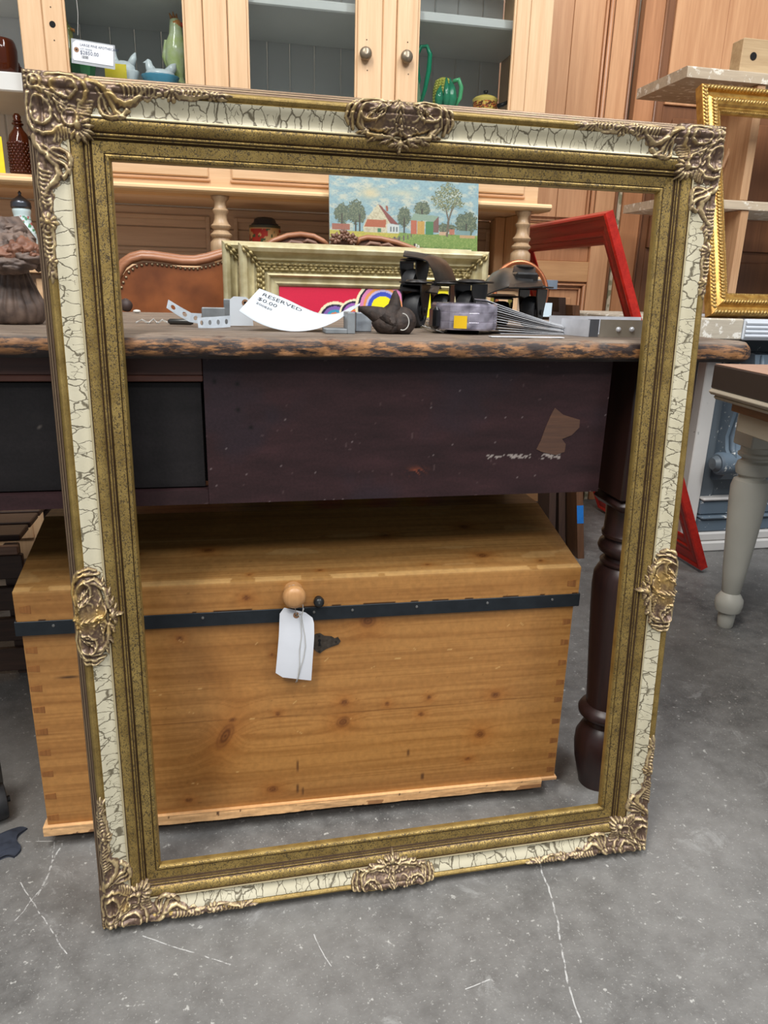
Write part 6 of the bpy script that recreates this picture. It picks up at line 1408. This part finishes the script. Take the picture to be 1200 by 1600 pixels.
YM = 1.15; zs_ = at(1100, 497, Y=1.0).z; zs0 = at(1100, 531, Y=1.0).z
mt = thing('painted_mantelpiece', 'salvaged mantelpiece in chipped blue-grey and white paint with scroll corbel', 'mantelpiece', (1.8, 1.3, 0))
xs0 = at(988, 500, Y=1.0).x+.004
B().box(xs0, at(1162, 510, Y=1.0).x, 1.0, 1.5, zs0, zs_, .004).obj('shelf', m_ww, mt); fx0 = at(1164, 510, Y=1.0).x
b = B(); b.box(fx0, 2.5, 1.003, 1.5, zs0, zs_, .004)
for k in range(4): b.tube([(fx0+.004, 1.003, zs0+.012+k*.012), (2.5, 1.003, zs0+.012+k*.012)], .0055, 8)
b.obj('fluted_shelf_end', plain('bluish_white_paint', (208, 214, 222), .5, 0, .06, 10), mt)
xw0 = at(1068, 800, Y=YM).x; xw1 = xw0+.052
B().box(xw0, xw1, YM-.002, 1.48, .0, zs0-.0005, .003).obj('side_board', m_cw, mt)
B().box(xw1+.0005, 2.5, YM+.018, YM+.04, .0, zs0-.0005, .002).obj('pilaster_board', m_gb, mt)
B().box(xw1+.0005, xw1+.05, YM+.006, YM+.0175, .17, zs0-.001, .002).obj('pilaster_edge', m_gb, mt)
xc_ = at(1134, 640, Y=YM).x; kw = .20
P = [(0, 0), (.12, 0), (.13, -.04), (.105, -.10), (.07, -.18), (.05, -.26), (.06, -.30), (.085, -.33), (.085, -.37), (.055, -.40), (.02, -.41), (0, -.40)]
b = B(); pts = [(-y_, z_) for y_, z_ in P]; zc0 = zs0-.045
V = [(xc_-.01, YM+.017-y_, zc0+z_) for y_, z_ in P]+[(xc_-.01+kw, YM+.017-y_, zc0+z_) for y_, z_ in P]; n = len(P)
b.add(V, [tuple(range(n)), tuple(reversed(range(n, 2*n)))]+[(i, i+n, (i+1) % n+n, (i+1) % n) for i in range(n)]); b.obj('corbel', m_bl2, mt, angle=30)
for k in range(4): B().tube([(xc_+.012+k*.055, YM+.012-y_, zc0+z_+.0) for y_, z_ in P[1:8]], [.004]+[.010]*5+[.004], 10).obj('corbel_rib', m_bl2, mt, smooth=True)
B().lathe([(0, 0), (.030, 0), (.036, .006), (.036, .24), (.030, .246), (0, .246)], n=28, M=Matrix.Translation((xc_-.035, YM-.045, zc0-.345)) @ Matrix.Rotation(PI/2, 4, 'Y')).obj('corbel_scroll', m_bl2, mt, angle=40)
B().lathe([(0, 0), (.026, 0), (.018, .014), (0, .016)], n=24, M=Matrix.Translation((xc_-.036, YM-.045, zc0-.345)) @ Matrix.Rotation(-PI/2, 4, 'Y')).obj('scroll_boss', m_gb, mt, angle=40)
z_ = 0
for h, o, mm in ((.035, .028, m_cw), (.03, .020, m_cw), (.045, .012, m_bl2), (.012, .022, m_bl2), (.05, .006, m_bl2), (.012, .016, m_cw)):
    B().box(xw1+.001, 2.5, YM-.004-o, YM+.0175, z_+.0003, z_+h, .005).obj('plinth_moulding', mm, mt); z_ += h
# raw shelf unit standing on the mantel
m_rawp = wood('raw_rough_pine', (206, 168, 128), (160, 118, 82), 'z', .65, .8, .6); m_rawx = wood('rough_whitewashed_board', (206, 190, 164), (150, 134, 116), 'x', .7, 1., .8, ((224, 218, 204), .56, 5)); m_rawy = wood('raw_rough_pine_deep', (176, 136, 98), (128, 92, 64), 'x', .65, .6, .6)
su = thing('raw_shelf_unit', 'rough pine shelf unit standing on the mantelpiece behind the gold rope frame', 'shelf unit', (1.7, 1.45, zs_))
Yf, Yr_ = 1.30, 1.58; e0 = at(1075, 102, Y=Yf); zt0 = e0.z; zl0 = at(996, 322, Y=Yr_).z
def board(name, x0, z1, th_, noise=.0015):
    b = B(); nx = 50
    for (y0, y1) in ((Yf, Yr_),):
        V = []; 
        for i in range(nx+1):
            x_ = x0+(2.4-x0)*i/nx; w = (vnoise(np.array([x_*30.]), np.array([3.]), 4)[0]-.5)*noise*2; V += [(x_, y0+w, z1-th_), (x_, y1, z1-th_), (x_, y1, z1), (x_, y0+w+.004, z1), (x_, y0+w, z1-.004)]
        F = [(i*5+j, i*5+5+j, i*5+5+(j+1) % 5, i*5+(j+1) % 5) for i in range(nx) for j in range(5)]+[(0, 1, 2, 3, 4), tuple(nx*5+k for k in (4, 3, 2, 1, 0))]
        F = [tuple(reversed(f)) if len(f) == 4 else f for f in F]; b.add(V, F)
    return b.obj(name, m_rawx, su)
board('shelf', e0.x, zt0, .030); board('shelf', e0.x, zl0, .026)
for px, py in ((1166, 250),):
    x_ = at(px, py, Y=Yf+.005).x
    B().box(x_, x_+.028, Yf+.005, Yr_-.01, zl0+.0005, zt0-.0305, .002).obj('upright', m_rawp, su); B().box(x_+.012, x_+.040, Yf+.005, Yr_-.01, zs_+.0005, zl0-.0265, .002).obj('upright', m_rawp, su)
B().box(2.3, 2.33, Yf+.005, Yr_-.01, zs_+.0005, zt0-.0305, .002).obj('upright', m_rawp, su)
B().tube([at(1160, 190, Y=Yf+.1), at(1128, 262, Y=Yf+.1)], .006, 8).obj('brace', m_rawp, su)
# block with the round hole on top
a = at(1148, 112, Y=Yf+.02); c = at(1163, 60, Y=Yf+.02)
bx = thing('drilled_wood_block', 'square wooden block with a round hole on top of the raw shelf', 'block', (a.x+.06, Yf+.1, zt0))
x0_ = at(1157, 100, Y=Yf+.03).x; hb_ = at(1163, 58, Y=Yf+.03).z; B().box(x0_, x0_+.115, Yf+.03, Yf+.085, zt0+.0005, hb_, .003).obj('block', wood('block_wood', (196, 170, 132), (168, 140, 104), 'x', .6, .8, .4), bx)
p = at(1177, 88, Y=Yf+.03); B().lathe([(0, 0), (.011, 0), (.011, .0008), (0, .0008)], n=24, M=Matrix.Translation((p.x, Yf+.0297, p.z)) @ Matrix.Rotation(PI/2, 4, 'X')).obj('drilled_hole', plain('hole_black', (8, 8, 8)), bx)
# gold rope frame on the mantel shelf
m_gd = plain('bright_gold_leaf', (206, 164, 84), .32, .55, .15, 50, .08, (150, 104, 44)); m_gdr = plain('gold_rope', (216, 186, 116), .32, .5, .25, 200, .1, (140, 102, 50))
bl = at(1102, 492, Y=1.03); 
best = None
for k in range(60):
    yy = 1.03+k*.006; q = at(1087, 140, Y=yy)
    if best is None or abs(q.x-bl.x) < best[0]: best = (abs(q.x-bl.x), q)
q = best[1]; upv = Vector((0, q.y-1.03, q.z-zs_)).normalized(); HG = (Vector((0, q.y-1.03, q.z-zs_))).length
MG = planeM((bl.x, 1.03, zs_+.0008), (1, 0, 0), upv)
gf = thing('gold_rope_frame', 'bright gold frame with rope mouldings standing on the whitewashed mantel shelf', 'picture frame', mat=MG)
WG = .62; PG = [(0, 0), (0, .028), (.002, .030), (.016, .034), (.018, .026), (.021, .022), (.030, .020), (.036, .024), (.040, .026), (.052, .030), (.060, .026), (.064, .018), (.068, .018), (.074, .014), (.080, .008), (.080, 0)]
PG = [(a_*.86, h) for a_, h in PG]; mitred(gf, WG, HG, PG, m_gd)
for sd in 'tblr':
    Ln = WG if sd in 'tb' else HG
    for s, rr, hh, pit, ext in ((.0085, .0075, .031, .0105, 1.), (.040, .0078, .027, .0095, 1.), (.0635, .003, .012, .005, .8)):
        b = B(); u = s+.004
        while u < Ln-s-.004:
            def pp_(u_, v_, h_): s_ = s+v_; return {'b': (u_, s_, h_), 't': (WG-u_, HG-s_, h_), 'l': (s_, HG-u_, h_), 'r': (WG-s_, u_, h_)}[sd]
            b.tube([pp_(u-rr*.7, -rr*.9, hh-.003), pp_(u-rr*.25, -rr*.3, hh+.002), pp_(u+rr*.25, rr*.3, hh+.002), pp_(u+rr*.7, rr*.9, hh-.003)], [pit*.16, pit*.42, pit*.42, pit*.16], 6); u += pit
        mesh('rope_moulding', b.V, b.F, m_gdr, gf, local=True, smooth=True)
# red frame leaning sideways onto the mantel shelf end
C1 = at(1095, 897, z=0); T1 = at(945, 341, Y=C1.y); v_ = (T1-C1); Hr = v_.length; v_.normalize()
MR = planeM(C1+Vector((0, 0, .012)), (0, -1, 0), v_)          # face looks to the left, towards the camera side
Wr = .66; MR = planeM(C1+Vector((0, Wr, .012)), (0, -1, 0), v_)
if (MR.col[2].to_3d()).dot(CP-C1) < 0: MR = planeM(C1+Vector((0, 0, .012)), (0, 1, 0), v_)
rf = thing('red_picture_frame', 'glossy red wooden frame leaning beside the mantelpiece', 'picture frame', mat=MR)
m_red = wood('red_lacquer', (196, 44, 30), (140, 22, 16), 'x', .3, 1, .5)
mitred(rf, Wr, Hr, [(0, -.022), (0, .0), (.004, .004), (.010, .002), (.014, -.002), (.020, -.001), (.045, -.008), (.050, -.006), (.058, -.007), (.062, -.012), (.070, -.011), (.082, -.016), (.086, -.020), (.086, -.022)], m_red)

# small cream table with a slab on it
m_cr = chipped('worn_cream_paint', (206, 196, 176), (120, 96, 76), .70, 18); m_crw = chipped('worn_white_leg', (200, 198, 188), (128, 116, 100), .70, 26)
lx, ly = 1.231, .609; az = .12; e1 = Vector((math.sin(az), math.cos(az), 0)); e2 = Vector((math.cos(az), -math.sin(az), 0))
zm = .598; K0 = at(1106, 607, z=zm+.012); 
st_ = thing('cream_side_table', 'worn cream painted side table with turned leg at the right edge', 'table', (1.5, .3, 0))
def SM(o): return Matrix(((e2.x, e1.x, 0, o[0]), (e2.y, e1.y, 0, o[1]), (0, 0, 1, o[2] if len(o) > 2 else 0), (0, 0, 0, 1)))
MS = SM((K0.x, K0.y, 0))
def sb(name, x0, x1, y0, y1, z0, z1, m, bev=.002, par=None): return B().box(x0, x1, y0, y1, z0, z1, bev, MS).obj(name, m, par or st_)
sb('table_top', 0, .6, -1.0, 0, zm, zm+.014, m_cr, .006); sb('top_moulding', .010, .59, -.99, -.010, zm-.010, zm-.0003, m_cr, .004)
sb('apron', .045, .065, -.93, -.07, zm-.075, zm-.0105, m_cr); sb('apron', .07, .55, -.065, -.045, zm-.075, zm-.0105, m_cr)
sb('apron_batten', .03, .042, -.93, -.06, zm-.03, zm-.0105, wood('brown_batten', (140, 96, 62), (104, 70, 46), 'y', .5), .001)
inv = MS.inverted(); ll = inv @ Vector((lx, ly, 0))
def tleg2(x_, y_):
    M = MS @ Matrix.Translation((x_, y_, 0)); b = B(); b.box(-.040, .040, -.040, .040, .475, zm-.0108, .003, M)
    b.lathe([(0, 0), (.017, 0), (.019, .004), (.021, .034), (.019, .040), (.030, .046), (.034, .062), (.033, .078), (.024, .092), (.020, .096), (.0225, .100), (.029, .16), (.037, .26), (.043, .34), (.044, .375), (.040, .392), (.030, .398), (.030, .402), (.038, .408), (.041, .422), (.038, .436), (.030, .441), (.030, .446), (.040, .452), (.041, .458), (.036, .462), (.036, .474), (0, .4745)], n=36, M=M)
    b.obj('leg', m_crw, st_, angle=40)
tleg2(ll.x, ll.y); tleg2(.52, ll.y); tleg2(ll.x, -.94); tleg2(.52, -.94)
sl2 = thing('dark_edged_slab', 'slab with dark edge and pinkish patterned top lying on the cream side table', 'slab', tuple(MS @ Vector((.3, -.4, zm+.0145))))
zsl = at(1110, 569, Y=K0.y-.02).z
b = B().box(.004, .58, -.98, -.004, zm+.0145, zsl-.002, .002, MS); b.obj('edge', plain('dark_slab_edge', (52, 44, 42), .45), sl2)
b = B().box(.006, .578, -.978, -.006, zsl-.0018, zsl, .0005, MS); b.obj('top', wood('pinkish_top', (206, 172, 150), (150, 108, 88), 'y', .4, 2, 1), sl2)

# ------------------------------------------------------------------ UNDER THE TABLE AND AT THE LEFT
m_db = wood('dark_board', (72, 50, 38), (44, 30, 26), 'z', .5); m_db2 = wood('brown_board', (112, 76, 50), (80, 54, 38), 'z', .5)
def leaner(px0, px1, Y, m, label, tape=False, top=.70):
    a = at(px0, 872, z=0); c = at(px1, 872, z=0); xb = (a.x+c.x)/2; w = .035
    t = thing('leaning_board', label, 'board', (c.x, Y, 0)); xt = .885+(c.x-.95)*.55
    P = [Vector((c.x-.022, Y, .0)), Vector((c.x, Y, .0)), Vector((xt+.022, Y, top)), Vector((xt, Y, top))]
    V = P+[p+Vector((0, .09, 0)) for p in P]; mesh('board', V, [(0, 1, 2, 3), (7, 6, 5, 4), (0, 4, 5, 1), (1, 5, 6, 2), (2, 6, 7, 3), (3, 7, 4, 0)], m, t)
    if tape:
        d = (P[2]-P[1]); q = at(900, 792, Y=Y-.001); t0 = q.z/top; 
        f = lambda s, k: P[0 if k == 0 else 1]+(P[3 if k == 0 else 2]-P[0 if k == 0 else 1])*s+Vector((0, -.001, 0))
        z1, z0 = at(900, 790, Y=Y).z/top, at(902, 818, Y=Y).z/top; V = [f(z0, 0), f(z0, 1), f(z1, 1), f(z1, 0)]; V += [v+Vector((0, .0005, 0)) for v in V]
        mesh('blue_tape', V, [(0, 1, 2, 3), (7, 6, 5, 4), (0, 4, 5, 1), (1, 5, 6, 2), (2, 6, 7, 3), (3, 7, 4, 0)], plain('painters_blue_tape', (30, 120, 206), .6), t)
leaner(885, 912, 1.118, m_db2, 'brown board with blue tape leaning under the table end', True, .78); leaner(868, 890, 1.16, m_db, 'dark board leaning just left of the one with blue tape', False, .80); leaner(846, 866, 1.13, m_db, 'darkest narrow board leaning against the cabinet corner', False, .76)
# slatted crate in the shadow behind the chest
xr_ = at(48, 860, Y=.62).x; zc_ = at(20, 860, Y=.62).z
cr_ = thing('slatted_crate', 'low slatted wooden crate in the shadow left of the chest', 'crate', (-.75, .8, 0))
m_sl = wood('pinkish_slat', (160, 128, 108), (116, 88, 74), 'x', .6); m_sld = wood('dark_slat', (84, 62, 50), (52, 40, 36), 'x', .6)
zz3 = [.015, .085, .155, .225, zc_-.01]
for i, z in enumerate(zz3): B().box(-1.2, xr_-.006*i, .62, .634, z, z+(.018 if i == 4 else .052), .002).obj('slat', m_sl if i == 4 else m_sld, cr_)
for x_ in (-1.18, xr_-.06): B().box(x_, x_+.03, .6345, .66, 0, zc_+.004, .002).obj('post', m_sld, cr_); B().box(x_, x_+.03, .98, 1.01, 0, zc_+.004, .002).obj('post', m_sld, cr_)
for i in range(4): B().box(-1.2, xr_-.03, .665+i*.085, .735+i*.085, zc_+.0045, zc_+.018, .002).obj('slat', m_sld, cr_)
# black wheel and dark cloth at the left border
p = at(8, 1276, z=0); wl = thing('trolley_wheel', 'black trolley wheel on the floor at the left border', 'wheel', (p.x, p.y, 0)); M = Matrix.Translation((p.x-.008, p.y, .0285)) @ Matrix.Rotation(.4, 4, 'Z') @ Matrix.Rotation(PI/2, 4, 'Y')
B().lathe([(0, -.012), (.012, -.013), (.013, -.009), (.022, -.009), (.024, -.013), (.027, -.012), (.0285, -.006), (.0285, .006), (.027, .012), (.024, .013), (.022, .009), (.013, .009), (.012, .013), (0, .012)], n=32, M=M).obj('tyre', m_rub, wl, angle=40)
B().box(p.x-.045, p.x-.004, p.y-.012, p.y+.03, .04, .09, .004).obj('fork', m_blk, wl); B().lathe([(0, -.018), (.005, -.018), (.005, .018), (0, .018)], n=14, M=M).obj('axle', m_blks, wl)
a = at(8, 1330, z=0); b = B(); n = 26; Vc = []
for i in range(n):
    for j in range(n):
        u = i/(n-1); w = j/(n-1); xx = a.x-.055+.072*u+.006*math.sin(w*7); yy = a.y-.02+.06*w+.006*math.sin(u*9); h = .002+.022*abs(fbm(np.array([u*4.]), np.array([w*4.]), 12)[0])*math.sin(PI*min(max(u, .02), .98))**.5*math.sin(PI*min(max(w, .02), .98))**.5
        Vc.append((xx, yy, h))
nb = len(Vc); Vc += [(x_, y_, .0004) for x_, y_, z_ in Vc]; F = []
for i in range(n-1):
    for j in range(n-1): q = i*n+j; F += [(q, q+n, q+n+1, q+1), (q+nb, q+1+nb, q+n+1+nb, q+n+nb)]
for i in range(n-1): F += [(i*n, i*n+nb, i*n+n+nb, i*n+n)[::-1], (i*n+n-1, i*n+n-1+nb, i*n+2*n-1+nb, i*n+2*n-1), (i, i+1, i+1+nb, i+nb)[::-1], ((n-1)*n+i, (n-1)*n+i+nb, (n-1)*n+i+1+nb, (n-1)*n+i+1)[::-1]]
tag(mesh('crumpled_cloth', Vc, F, plain('navy_cloth', (52, 58, 72), .85, 0, .2, 60), smooth=True), 'crumpled dark navy cloth on the floor at the left border', 'cloth')
